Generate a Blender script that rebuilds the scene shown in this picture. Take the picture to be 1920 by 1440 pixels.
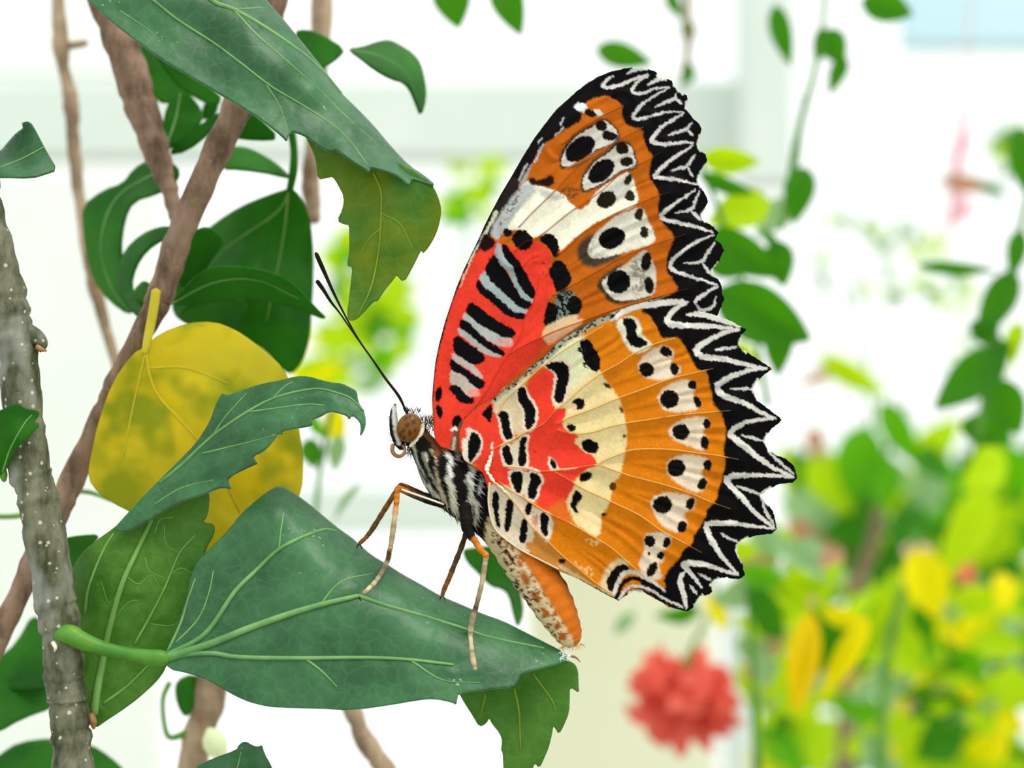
import bpy, math, random
import numpy as np
from mathutils import Matrix, Vector

for o in list(bpy.data.objects):
    bpy.data.objects.remove(o, do_unlink=True)
scn = bpy.context.scene
COL = scn.collection
random.seed(7)
RNG = np.random.default_rng(11)

# ------------------------------------------------------------------ camera
# Real size: the butterfly stands in the plane y = 0, 15 cm from the lens.
DIST = 0.150            # m
PX = 0.00005            # metres per drafting unit in the butterfly's plane
cam_d = bpy.data.cameras.new('camera')
cam = bpy.data.objects.new('camera', cam_d)
COL.objects.link(cam)
cam.location = (0, -DIST, 0)
cam.rotation_euler = (math.radians(90), 0, 0)
cam_d.sensor_width = 36.0
cam_d.lens = 36.0 * DIST / (1920 * PX)
cam_d.clip_start = 0.005
cam_d.clip_end = 60
cam_d.dof.use_dof = True
cam_d.dof.focus_distance = DIST
cam_d.dof.aperture_fstop = 21
scn.camera = cam

# ------------------------------------------------------------------ light
w = bpy.data.worlds.new('world')
scn.world = w
w.use_nodes = True
bg = w.node_tree.nodes['Background']
bg.inputs[0].default_value = (0.97, 1.0, 0.985, 1)
bg.inputs[1].default_value = 1.25
sun_d = bpy.data.lights.new('sun_offscreen', 'SUN')     # open sky above the glasshouse
sun_d.energy = 2.0
sun_d.angle = math.radians(25)
sun_d.color = (1.0, 0.97, 0.9)
sun = bpy.data.objects.new('sun_offscreen', sun_d)
COL.objects.link(sun)
sun.rotation_euler = Vector((-0.45, 0.28, -1.0)).to_track_quat('-Z', 'Y').to_euler()
vs = scn.view_settings
vs.view_transform = 'Standard'
vs.look = 'None'
vs.gamma = 1
vs.use_curve_mapping = False
vs.exposure = 0.0


# ------------------------------------------------------------------ helpers
def lin(c):
    c = np.asarray(c, float) / 255.0
    return np.where(c <= 0.04045, c / 12.92, ((c + 0.055) / 1.055) ** 2.4)


def rgba(c):
    l = lin(c)
    return (float(l[0]), float(l[1]), float(l[2]), 1.0)


def P(s):
    return np.array([[float(v) for v in t.split(',')] for t in s.split()])


def at(p, depth):
    """drafting points (x right, y down) at depth mm behind the butterfly -> world"""
    p = np.asarray(p, float).reshape(-1, 2)
    d = np.broadcast_to(np.asarray(depth, float), (len(p),)) * 0.001
    s = PX * (DIST + d) / DIST
    return np.stack([(p[:, 0] - 960) * s, d, (720 - p[:, 1]) * s], 1)


def chaikin(p, n=2, closed=True):
    for _ in range(n):
        q = np.roll(p, -1, 0) if closed else p[1:]
        a = p if closed else p[:-1]
        r = np.empty((len(a) * 2, p.shape[1]))
        r[0::2] = a * .75 + q * .25
        r[1::2] = a * .25 + q * .75
        if not closed:
            r = np.vstack([p[:1], r, p[-1:]])
        p = r
    return p


def densify(p, step, closed=True):
    out = []
    n = len(p)
    for i in range(n if closed else n - 1):
        a, b = p[i], p[(i + 1) % n]
        k = max(1, int(np.linalg.norm(b[:2] - a[:2]) / step))
        for t in range(k):
            out.append(a + (b - a) * t / k)
    if not closed:
        out.append(p[-1])
    return np.array(out)


def spline(p, n=6):
    """Catmull-Rom through the points (any dimension), open"""
    p = np.asarray(p, float)
    if len(p) < 3:
        return densify(p, 3.0, False) if p.shape[1] == 2 else p
    q = np.vstack([2 * p[0] - p[1], p, 2 * p[-1] - p[-2]])
    out = []
    for i in range(1, len(q) - 2):
        for k in range(n):
            t = k / n
            a, b, c, d = q[i - 1], q[i], q[i + 1], q[i + 2]
            out.append(.5 * (2 * b + (c - a) * t + (2 * a - 5 * b + 4 * c - d) * t * t + (3 * b - a - 3 * c + d) * t ** 3))
    out.append(p[-1])
    return np.array(out)


_lat = RNG.random((256, 256))


def vnoise(x, y, s, seed=0):
    u = x / s + seed * 37.3
    v = y / s + seed * 17.9
    i = np.floor(u).astype(int)
    j = np.floor(v).astype(int)
    f = u - i
    g = v - j
    f = f * f * (3 - 2 * f)
    g = g * g * (3 - 2 * g)
    L = lambda a, b: _lat[a % 256, b % 256]
    return (L(i, j) * (1 - f) + L(i + 1, j) * f) * (1 - g) + (L(i, j + 1) * (1 - f) + L(i + 1, j + 1) * f) * g - .5


def segdist(pts, poly, closed):
    """distance, nearest point, position along the polyline"""
    a = poly
    b = np.roll(poly, -1, 0)
    if not closed:
        a, b = poly[:-1], poly[1:]
    best = np.full(len(pts), 1e9)
    near = np.zeros((len(pts), 2))
    pos = np.zeros(len(pts))
    n = len(a)
    for i in range(n):
        ab = b[i] - a[i]
        l2 = ab @ ab + 1e-12
        t = np.clip(((pts - a[i]) @ ab) / l2, 0, 1)
        q = a[i] + t[:, None] * ab
        d = np.hypot(pts[:, 0] - q[:, 0], pts[:, 1] - q[:, 1])
        m = d < best
        best[m] = d[m]
        near[m] = q[m]
        pos[m] = (i + t[m]) / n
    return best, near, pos


def inside(pts, poly):
    r = np.zeros(len(pts), bool)
    x, y = pts[:, 0], pts[:, 1]
    for i in range(len(poly)):
        x0, y0 = poly[i]
        x1, y1 = poly[(i + 1) % len(poly)]
        if y0 == y1:
            continue
        m = (y0 > y) != (y1 > y)
        r ^= m & (x < (x1 - x0) * (y - y0) / (y1 - y0) + x0)
    return r


def patch(outline, step):
    """quads that fill an outline, the border vertices drawn onto it"""
    o = np.asarray(outline, float)
    x0, y0 = o.min(0) - step * .5
    x1, y1 = o.max(0) + step * .5
    nx = int((x1 - x0) / step) + 1
    ny = int((y1 - y0) / step) + 1
    cx = x0 + (np.arange(nx) + .5) * step
    cy = y0 + (np.arange(ny) + .5) * step
    ok = np.zeros((ny, nx), bool)
    a, b = o, np.roll(o, -1, 0)
    for j in range(ny):
        m = (a[:, 1] > cy[j]) != (b[:, 1] > cy[j])
        if not m.any():
            continue
        xs = np.sort((b[m, 0] - a[m, 0]) * (cy[j] - a[m, 1]) / (b[m, 1] - a[m, 1]) + a[m, 0])
        ok[j] = np.searchsorted(xs, cx) % 2 == 1
    cnt = np.zeros((ny + 1, nx + 1), int)
    for dj in (0, 1):
        for di in (0, 1):
            cnt[dj:dj + ny, di:di + nx] += ok
    jj, ii = np.nonzero(cnt)
    idx = np.full(cnt.shape, -1)
    idx[jj, ii] = np.arange(len(jj))
    v = np.stack([x0 + ii * step, y0 + jj * step], 1)
    border = cnt[jj, ii] < 4
    if border.any():
        _, nr, _ = segdist(v[border], o, True)
        v[border] = nr
    j, i = np.nonzero(ok)
    f = np.stack([idx[j, i], idx[j + 1, i], idx[j + 1, i + 1], idx[j, i + 1]], 1)
    return v, f


def tps(ctrl):
    """smooth depth field through (x, y, depth) points"""
    c = np.asarray(ctrl, float)
    n = len(c)
    if n < 3:
        return lambda p: np.full(len(p), c[0, 2])
    xy = c[:, :2] / 500.
    K = lambda r: np.where(r > 1e-9, r * r * np.log(r + 1e-12), 0)
    d = np.linalg.norm(xy[:, None] - xy[None], axis=2)
    A = np.zeros((n + 3, n + 3))
    A[:n, :n] = K(d) + np.eye(n) * 1e-3
    A[:n, n] = 1
    A[:n, n + 1:] = xy
    A[n, :n] = 1
    A[n + 1:, :n] = xy.T
    s = np.linalg.lstsq(A, np.concatenate([c[:, 2], [0, 0, 0]]), rcond=None)[0]

    def f(p):
        q = np.asarray(p, float).reshape(-1, 2) / 500.
        dd = np.linalg.norm(q[:, None] - xy[None], axis=2)
        return K(dd) @ s[:n] + s[n] + q @ s[n + 1:]
    return f


# ------------------------------------------------------------------ objects
def link(o, parent=None):
    COL.objects.link(o)
    if parent is not None:
        o.parent = parent
        o.matrix_parent_inverse = Matrix.Translation(-parent_loc(parent))
    return o


def parent_loc(p):
    l = Vector(p.location)
    while p.parent is not None:
        p = p.parent
        l = Vector((0, 0, 0)) if p is None else l
    return l


def tag(o, label, cat, group=None):
    o['label'] = label
    o['category'] = cat
    if group:
        o['group'] = group
    return o


def thing(name, label, cat, loc=(0, 0, 0), group=None):
    o = bpy.data.objects.new(name, None)
    o.empty_display_size = 0.005
    o.location = loc
    COL.objects.link(o)
    return tag(o, label, cat, group)


def mesh(name, v, f, mats, parent=None, smooth=True, col=None, midx=None, solid=0.0):
    me = bpy.data.meshes.new(name)
    v = np.asarray(v, float)
    if isinstance(f, np.ndarray):
        nf, k = f.shape
        me.vertices.add(len(v))
        me.vertices.foreach_set('co', v.ravel())
        me.loops.add(nf * k)
        me.loops.foreach_set('vertex_index', f.ravel().astype(np.int32))
        me.polygons.add(nf)
        me.polygons.foreach_set('loop_start', np.arange(0, nf * k, k, dtype=np.int32))
        me.polygons.foreach_set('loop_total', np.full(nf, k, dtype=np.int32))
        me.update(calc_edges=True)
    else:
        me.from_pydata([tuple(p) for p in v], [], f)
    me.validate()
    if smooth:
        me.polygons.foreach_set('use_smooth', [True] * len(me.polygons))
    for m in (mats if isinstance(mats, (list, tuple)) else [mats]):
        me.materials.append(m)
    if midx is not None:
        me.polygons.foreach_set('material_index', np.asarray(midx, dtype=np.int32))
    if col is not None:
        a = me.color_attributes.new('tint', 'FLOAT_COLOR', 'POINT')
        c = np.ones((len(v), 4), np.float32)
        c[:, :3] = col
        a.data.foreach_set('color', c.ravel())
    me.update()
    o = bpy.data.objects.new(name, me)
    link(o, parent)
    if solid:
        m = o.modifiers.new('thickness', 'SOLIDIFY')
        m.thickness = solid
        m.offset = 0
    return o


def tube_geo(p, r, n=8, flat=1.0, cap=True):
    """tube through 3-D points with one radius each"""
    p = np.asarray(p, float)
    r = np.broadcast_to(np.asarray(r, float), (len(p),))
    t = np.gradient(p, axis=0)
    t /= np.linalg.norm(t, axis=1)[:, None] + 1e-12
    up = np.array([0, 1., 0])
    V = []
    for i in range(len(p)):
        s = np.cross(t[i], up)
        if np.linalg.norm(s) < 1e-3:
            s = np.array([1., 0, 0])
        s /= np.linalg.norm(s)
        u = np.cross(s, t[i])
        for k in range(n):
            a = 2 * math.pi * k / n
            V.append(p[i] + r[i] * (s * math.cos(a) + u * math.sin(a) * flat))
    F = []
    for i in range(len(p) - 1):
        for k in range(n):
            k2 = (k + 1) % n
            F.append((i * n + k, i * n + k2, (i + 1) * n + k2, (i + 1) * n + k))
    if cap:
        V += [p[0] - t[0] * r[0] * .6, p[-1] + t[-1] * r[-1] * .6]
        e = len(V)
        for k in range(n):
            F.append((e - 2, (k + 1) % n, k))
            b = (len(p) - 1) * n
            F.append((e - 1, b + k, b + (k + 1) % n))
    return np.array(V), F


def tube(name, p, r, mat, parent=None, n=8, flat=1.0, col=None):
    v, f = tube_geo(p, r, n, flat)
    c = None
    if col is not None:
        c = np.vstack([np.repeat(col, n, 0), col[:1], col[-1:]])
    return mesh(name, v, f, mat, parent, col=c)


def ptube(name, pts, mat, parent=None, n=8, sub=6, wob=0.0):
    """tube from drafting points rows (x, y, depth mm, radius units)"""
    q = spline(np.asarray(pts, float), sub)
    if wob:
        s = np.arange(len(q)) * 7.0
        q[:, 0] += wob * vnoise(s, s * 0 + 3, 20, 1) * 2
        q[:, 3] *= 1 + .25 * vnoise(s, s * 0 + 9, 12, 2)
    sc = PX * (DIST + q[:, 2] * .001) / DIST
    return tube(name, at(q[:, :2], q[:, 2]), q[:, 3] * sc, mat, parent, n)


# ------------------------------------------------------------------ materials
def nt(name):
    m = bpy.data.materials.new(name)
    m.use_nodes = True
    t = m.node_tree
    t.nodes.clear()
    return m, t, t.nodes.new('ShaderNodeOutputMaterial')


def N(t, k, **kw):
    n = t.nodes.new(k)
    for a, b in kw.items():
        setattr(n, a, b)
    return n


def ramp(t, fac, stops):
    r = N(t, 'ShaderNodeValToRGB')
    while len(r.color_ramp.elements) < len(stops):
        r.color_ramp.elements.new(.5)
    for e, (p, c) in zip(r.color_ramp.elements, stops):
        e.position = p
        e.color = c
    t.links.new(fac, r.inputs[0])
    return r.outputs[0]


def noise(t, scale, detail=3, rough=.55, coord=None):
    if coord is None:
        coord = N(t, 'ShaderNodeTexCoord').outputs['Object']
    n = N(t, 'ShaderNodeTexNoise')
    n.inputs['Scale'].default_value = scale
    n.inputs['Detail'].default_value = detail
    n.inputs['Roughness'].default_value = rough
    t.links.new(coord, n.inputs['Vector'])
    return n.outputs['Fac']


def bump(t, h, dist, strength=.5):
    b = N(t, 'ShaderNodeBump')
    b.inputs['Distance'].default_value = dist
    b.inputs['Strength'].default_value = strength
    t.links.new(h, b.inputs['Height'])
    return b.outputs['Normal']


def leaf_mat(name, dark, light, trans, tf=.3, scale=260, rough=.42, spec=.5, relief=.00006, spots=None, net=0, dust=False):
    """green tissue: two tones, light shining through, small relief"""
    m, t, out = nt(name)
    f = noise(t, scale, 4)
    c = ramp(t, f, [(.36, rgba(dark)), (.66, rgba(light))])
    if spots is not None:
        f2 = noise(t, spots[1], 2)
        k = ramp(t, f2, [(spots[2], (0, 0, 0, 1)), (spots[3], (1, 1, 1, 1))])
        mx = N(t, 'ShaderNodeMix', data_type='RGBA')
        t.links.new(k, mx.inputs[0])
        t.links.new(c, mx.inputs[6])
        mx.inputs[7].default_value = rgba(spots[0])
        c = mx.outputs[2]
    f3 = noise(t, scale * 9, 3)
    if net:                                                  # fine net of veinlets
        tc = N(t, 'ShaderNodeTexCoord').outputs['Object']
        v = N(t, 'ShaderNodeTexVoronoi', feature='DISTANCE_TO_EDGE')
        v.inputs['Scale'].default_value = 620
        wv = N(t, 'ShaderNodeTexNoise')                       # bend the net so that it is not all straight lines
        wv.inputs['Scale'].default_value = 420
        va = N(t, 'ShaderNodeVectorMath', operation='MULTIPLY_ADD')
        t.links.new(tc, wv.inputs['Vector'])
        t.links.new(wv.outputs['Color'], va.inputs[0])
        va.inputs[1].default_value = (.0022,) * 3
        t.links.new(tc, va.inputs[2])
        t.links.new(va.outputs[0], v.inputs['Vector'])
        k = ramp(t, v.outputs['Distance'], [(.0, (.11 * net,) * 3 + (1,)), (.09, (0, 0, 0, 1))])
        mx = N(t, 'ShaderNodeMix', data_type='RGBA')
        t.links.new(k, mx.inputs[0])
        t.links.new(c, mx.inputs[6])
        mx.inputs[7].default_value = rgba([min(255, x * 1.25 + 26) for x in light])
        c = mx.outputs[2]
        hs = N(t, 'ShaderNodeMath', operation='MULTIPLY_ADD')
        t.links.new(v.outputs['Distance'], hs.inputs[0])
        hs.inputs[1].default_value = .9 * net
        t.links.new(f3, hs.inputs[2])
        f3 = hs.outputs[0]
    if dust:                                                 # dry white flecks
        d1 = noise(t, 2600, 2)
        d2 = noise(t, 190, 2)
        mm = N(t, 'ShaderNodeMath', operation='MULTIPLY')
        t.links.new(d1, mm.inputs[0])
        t.links.new(d2, mm.inputs[1])
        k = ramp(t, mm.outputs[0], [(.41, (0, 0, 0, 1)), (.47, (.6, .6, .6, 1))])
        mx = N(t, 'ShaderNodeMix', data_type='RGBA')
        t.links.new(k, mx.inputs[0])
        t.links.new(c, mx.inputs[6])
        mx.inputs[7].default_value = rgba((196, 214, 204))
        c = mx.outputs[2]
    b = N(t, 'ShaderNodeBsdfPrincipled')
    t.links.new(c, b.inputs['Base Color'])
    b.inputs['Roughness'].default_value = rough
    b.inputs['Specular IOR Level'].default_value = spec
    if dust:                                                 # short down that pales at a glancing angle
        b.inputs['Sheen Weight'].default_value = .35
        b.inputs['Sheen Roughness'].default_value = .35
    nrm = bump(t, f3, relief, .6)
    t.links.new(nrm, b.inputs['Normal'])
    tr = N(t, 'ShaderNodeBsdfTranslucent')
    if trans is None:
        t.links.new(c, tr.inputs[0])
    else:
        tr.inputs[0].default_value = rgba(trans)
    mix = N(t, 'ShaderNodeMixShader')
    mix.inputs[0].default_value = tf
    t.links.new(b.outputs[0], mix.inputs[1])
    t.links.new(tr.outputs[0], mix.inputs[2])
    t.links.new(mix.outputs[0], out.inputs[0])
    return m


def plain(name, col, rough=.6, spec=.3, var=None, scale=200, relief=0):
    m, t, out = nt(name)
    b = N(t, 'ShaderNodeBsdfPrincipled')
    b.inputs['Roughness'].default_value = rough
    b.inputs['Specular IOR Level'].default_value = spec
    f = noise(t, scale, 3)
    c = ramp(t, f, [(.35, rgba(col)), (.65, rgba(var if var is not None else col))])
    t.links.new(c, b.inputs['Base Color'])
    if relief:
        t.links.new(bump(t, f, relief, .6), b.inputs['Normal'])
    t.links.new(b.outputs[0], out.inputs[0])
    return m


def tint_mat(name, rough=.55, spec=.25, trans=.0, grain=3500, relief=.00002):
    """surface colour from the pigment attribute"""
    m, t, out = nt(name)
    a = N(t, 'ShaderNodeVertexColor', layer_name='tint')
    b = N(t, 'ShaderNodeBsdfPrincipled')
    t.links.new(a.outputs[0], b.inputs['Base Color'])
    b.inputs['Roughness'].default_value = rough
    b.inputs['Specular IOR Level'].default_value = spec
    f = noise(t, grain, 2)
    t.links.new(bump(t, f, relief, .5), b.inputs['Normal'])
    if trans:
        tr = N(t, 'ShaderNodeBsdfTranslucent')
        t.links.new(a.outputs[0], tr.inputs[0])
        mix = N(t, 'ShaderNodeMixShader')
        mix.inputs[0].default_value = trans
        t.links.new(b.outputs[0], mix.inputs[1])
        t.links.new(tr.outputs[0], mix.inputs[2])
        t.links.new(mix.outputs[0], out.inputs[0])
    else:
        t.links.new(b.outputs[0], out.inputs[0])
    return m


def bark_mat(name, dark, light, lichen, specks, scale=420, speck_amt=.9):
    m, t, out = nt(name)
    tc = N(t, 'ShaderNodeTexCoord').outputs['Object']
    mp = N(t, 'ShaderNodeMapping')
    mp.inputs['Scale'].default_value = (1, 1, .45)
    t.links.new(tc, mp.inputs[0])
    f = noise(t, scale, 5, .65, mp.outputs[0])
    c = ramp(t, f, [(.36, rgba(dark)), (.62, rgba(light))])
    f2 = noise(t, scale * .35, 3, .6, mp.outputs[0])
    k = ramp(t, f2, [(.54, (0, 0, 0, 1)), (.66, (.7, .7, .7, 1))])
    mx = N(t, 'ShaderNodeMix', data_type='RGBA')
    t.links.new(k, mx.inputs[0])
    t.links.new(c, mx.inputs[6])
    mx.inputs[7].default_value = rgba(lichen)
    v = N(t, 'ShaderNodeTexVoronoi')
    v.inputs['Scale'].default_value = 1150
    t.links.new(tc, v.inputs['Vector'])
    sx = N(t, 'ShaderNodeSeparateColor')
    t.links.new(v.outputs['Color'], sx.inputs[0])
    ad = N(t, 'ShaderNodeMath', operation='MULTIPLY_ADD')     # each speck its own size, many cells none
    t.links.new(sx.outputs[0], ad.inputs[0])
    ad.inputs[1].default_value = -.2
    t.links.new(v.outputs['Distance'], ad.inputs[2])
    k2 = ramp(t, ad.outputs[0], [(0.0, (speck_amt,) * 3 + (1,)), (.06, (0, 0, 0, 1))])
    mx2 = N(t, 'ShaderNodeMix', data_type='RGBA')
    t.links.new(k2, mx2.inputs[0])
    t.links.new(mx.outputs[2], mx2.inputs[6])
    mx2.inputs[7].default_value = rgba(specks)
    b = N(t, 'ShaderNodeBsdfPrincipled')
    b.inputs['Roughness'].default_value = .75
    b.inputs['Specular IOR Level'].default_value = .25
    t.links.new(mx2.outputs[2], b.inputs['Base Color'])
    t.links.new(bump(t, f, .0002, .7), b.inputs['Normal'])
    t.links.new(b.outputs[0], out.inputs[0])
    return m


M = {}
M['wing'] = tint_mat('wing_scales', .6, .03, .08)
M['body'] = tint_mat('body_scales', .6, .08)
M['hair'] = tint_mat('fine_hair', .6, .08)
M['vein_gold'] = plain('wing_vein_gold', (214, 160, 78), .5, .3, (236, 205, 140), 500)
M['vein_rust'] = plain('wing_vein_rust', (150, 84, 28), .5, .1, (176, 98, 36), 500)
M['vein_red'] = plain('wing_vein_red', (180, 46, 34), .5, .1, (206, 58, 40), 500)
M['vein_cream'] = plain('wing_vein_cream', (225, 210, 180), .5, .3, (240, 232, 214), 600)
M['leaf_top'] = leaf_mat('leaf_upper_face', (32, 86, 44), (62, 118, 70), (80, 160, 30), .16, 180, .44, .42, net=.9, dust=True)
M['leaf_under'] = leaf_mat('leaf_lower_face', (68, 118, 38), (96, 142, 58), (120, 180, 10), .38, 170, .55, .2, net=1.0)
M['leaf_turning'] = leaf_mat('leaf_lower_face_yellowing', (68, 118, 38), (96, 142, 58), (120, 180, 10), .38, 170, .55, .2, net=1.0,
                             spots=((140, 142, 14), 130, .42, .62))
M['leaf_mid'] = leaf_mat('leaf_green', (24, 84, 12), (52, 120, 24), (100, 195, 4), .32, 110, .48, .15)
M['leaf_bright'] = leaf_mat('leaf_green_lit', (66, 146, 6), (98, 176, 10), (120, 205, 4), .4, 80, .5, .2)  # brighter copy of the green leaf: light on the shrubs put into colour
M['leaf_lime'] = leaf_mat('leaf_lime', (152, 202, 0), (196, 226, 14), (206, 238, 8), .45, 40, .5, .2)
M['leaf_yellow'] = leaf_mat('leaf_yellow', (204, 200, 44), (240, 214, 10), (244, 216, 16), .35, 100, .5, .2,
                            spots=((142, 164, 22), 190, .50, .66))
M['leaf_gold'] = leaf_mat('leaf_gold', (246, 214, 0), (255, 246, 0), (255, 248, 0), .45, 60, .5, .2)
M['leaf_sage'] = leaf_mat('leaf_sage', (104, 150, 100), (172, 206, 160), (170, 214, 130), .35, 40, .5, .3)
M['leaf_pale'] = leaf_mat('leaf_pale', (220, 240, 180), (250, 252, 232), (246, 252, 220), .4, 40, .5, .3)
M['leaf_brown'] = leaf_mat('leaf_brown', (160, 112, 84), (216, 170, 140), (226, 180, 140), .3, 40, .6, .2)
M['petiole'] = plain('green_stalk', (64, 124, 36), .45, .3, (108, 162, 50), 160)
M['rib_pale'] = plain('leaf_rib', (88, 140, 78), .5, .3, (122, 168, 100), 300)
M['rib_under'] = plain('leaf_rib_lower', (104, 150, 70), .5, .2, (124, 168, 88), 300)
M['rib_lime'] = plain('leaf_rib_lime', (112, 142, 24), .5, .3, (140, 164, 44), 300)
M['rib_yellow'] = plain('leaf_rib_yellow', (202, 186, 40), .5, .2, (214, 196, 50), 300)
M['bark_grey'] = bark_mat('grey_bark', (56, 62, 34), (122, 122, 100), (150, 154, 146), (204, 202, 182), 560, .75)
M['bark_brown'] = bark_mat('brown_bark', (92, 72, 56), (150, 122, 102), (160, 136, 118), (170, 148, 128), 500, .3)
M['bark_tan'] = bark_mat('tan_bark', (122, 100, 76), (178, 154, 128), (190, 170, 146), (190, 172, 150), 300, .2)
M['white_paint'] = plain('white_painted_metal', (214, 226, 218), .5, .4, (222, 232, 225), 6)
M['cream_wall'] = plain('cream_panel', (226, 228, 196), .7, .2, (232, 233, 206), 3)
M['pale_wall'] = plain('pale_panel', (240, 246, 240), .7, .2, (246, 250, 246), 3)
M['blue_roof'] = plain('pale_blue_panel', (196, 228, 240), .6, .3, (206, 236, 246), 3)
M['floor'] = plain('gravel_floor', (120, 124, 104), .9, .1, (164, 164, 146), 30)
M['coral'] = leaf_mat('coral_petal', (238, 88, 72), (250, 138, 118), (252, 124, 104), .45, 60, .5, .3)
M['pink'] = leaf_mat('pink_petal', (240, 160, 180), (250, 200, 210), (250, 190, 200), .4, 60, .5, .3)

M['leaf_amber'] = leaf_mat('leaf_amber', (248, 200, 0), (255, 226, 0), (255, 220, 0), .45, 60, .5, .3)

# ------------------------------------------------------------------ setting
def box(name, x0, x1, y0, y1, z0, z1, mat, parent=None, bev=.0):
    v = [(x, y, z) for x in (x0, x1) for y in (y0, y1) for z in (z0, z1)]
    f = [(0, 1, 3, 2), (4, 6, 7, 5), (0, 4, 5, 1), (2, 3, 7, 6), (0, 2, 6, 4), (1, 5, 7, 3)]
    o = mesh(name, v, f, mat, parent, smooth=False)
    if bev:
        b = o.modifiers.new('bevel', 'BEVEL')
        b.width = bev
        b.segments = 2
    return o


def pbox(name, px0, px1, py0, py1, depth, thick, mat, bev=.004):
    a = at([(px0, py0), (px1, py1)], depth)
    o = box(name, a[0][0], a[1][0], depth * .001, depth * .001 + thick, a[1][2], a[0][2], mat, None, bev)
    o['kind'] = 'structure'
    return o


fl = box('floor', -3.5, 3.5, -2.5, 3.3, -.96, -.9, M['floor'])
fl['kind'] = 'structure'
pbox('trim_1', -900, 1440, 150, 296, 1500, .06, M['white_paint'])          # glazing beam
pbox('trim_2', 1392, 1490, -900, 345, 1440, .06, M['white_paint'])         # post
pbox('trim_3', 400, 900, 912, 1000, 1300, .05, M['white_paint'])           # lower rail
pbox('trim_4', 1368, 1420, 1130, 2100, 1100, .04, M['white_paint'])        # thin post
pbox('wall_back', 990, 1345, 1060, 2300, 1700, .05, M['cream_wall'])
pbox('wall_left', -900, 300, 320, 2300, 2000, .05, M['pale_wall'])
pbox('wall_upper', -900, 540, -900, 138, 2300, .05, M['pale_wall'])
pbox('wall_right', 1700, 2600, -300, 85, 2200, .05, M['blue_roof'])

# ------------------------------------------------------------------ butterfly: pigment shapes
RED, ORA, ORH = (228, 62, 44), (188, 96, 20), (208, 118, 16)
WHT, CRM, TAN, GRY = (224, 222, 208), (224, 202, 148), (206, 186, 152), (160, 174, 174)
BLK, PCH, LIN = (10, 9, 10), (236, 176, 134), (206, 206, 204)
DRK = (52, 42, 34)


def paint(pts, shapes, base):
    n = len(pts)
    x, y = pts[:, 0], pts[:, 1]
    jx = x + 2.0 * vnoise(x, y, 5, 1) + 1.6 * vnoise(x, y, 13, 2) + 2.6 * vnoise(x, y, 2.4, 7)
    jy = y + 2.0 * vnoise(x, y, 5, 3) + 1.6 * vnoise(x, y, 13, 4) + 2.6 * vnoise(x, y, 2.4, 8)
    q = np.stack([jx, jy], 1)
    col = np.tile(lin(base), (n, 1))
    for s in shapes:
        kind, g, c = s[:3]
        soft = s[4] if len(s) > 4 else 2.0
        if kind == 'p':
            g = chaikin(g, s[3] if len(s) > 3 else 1)
            lo, hi = g.min(0) - soft - 2, g.max(0) + soft + 2
        elif kind == 'e':
            cx, cy, rx, ry, an = g
            R = max(rx, ry) + soft + 2
            lo, hi = np.array([cx - R, cy - R]), np.array([cx + R, cy + R])
        else:
            wd = s[3]
            wm = max(wd) if isinstance(wd, tuple) else wd
            g = chaikin(g, 1, False) if kind == 'z' else spline(g, 5)
            lo, hi = g.min(0) - wm - soft - 2, g.max(0) + wm + soft + 2
        m = np.nonzero((jx > lo[0]) & (jx < hi[0]) & (jy > lo[1]) & (jy < hi[1]))[0]
        if not len(m):
            continue
        z = q[m]
        if kind == 'p':
            d, _, _ = segdist(z, g, True)
            sd = np.where(inside(z, g), -d, d)
        elif kind == 'e':
            a = math.radians(an)
            u = (z[:, 0] - cx) * math.cos(a) + (z[:, 1] - cy) * math.sin(a)
            v = -(z[:, 0] - cx) * math.sin(a) + (z[:, 1] - cy) * math.cos(a)
            sd = (np.hypot(u / rx, v / ry) - 1) * min(rx, ry)
        else:
            d, _, pos = segdist(z, g, False)
            if kind == 'z':
                hw = wd * (.24 + .42 * np.sin(np.pi * pos)) + .9 * vnoise(z[:, 0], z[:, 1], 4, 12)
            else:
                hw = wd / 2 if not isinstance(wd, tuple) else (wd[0] + (wd[1] - wd[0]) * pos) / 2
            sd = d - hw
        al = np.clip(.5 - sd / soft, 0, 1)
        if kind == 'p' and len(s) > 5:                      # speckled pigment
            al = al * (vnoise(z[:, 0], z[:, 1], 4.5, 5) + .5 * vnoise(z[:, 0], z[:, 1], 2.3, 6) > s[5])
        col[m] = col[m] * (1 - al[:, None]) + lin(c) * al[:, None]
    g = 1 + .20 * vnoise(x, y, 2.6, 9) + .16 * vnoise(x, y, 24, 10) + .10 * vnoise(x, y, 8, 13)
    return np.clip(col * g[:, None], 0, 1)


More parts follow.
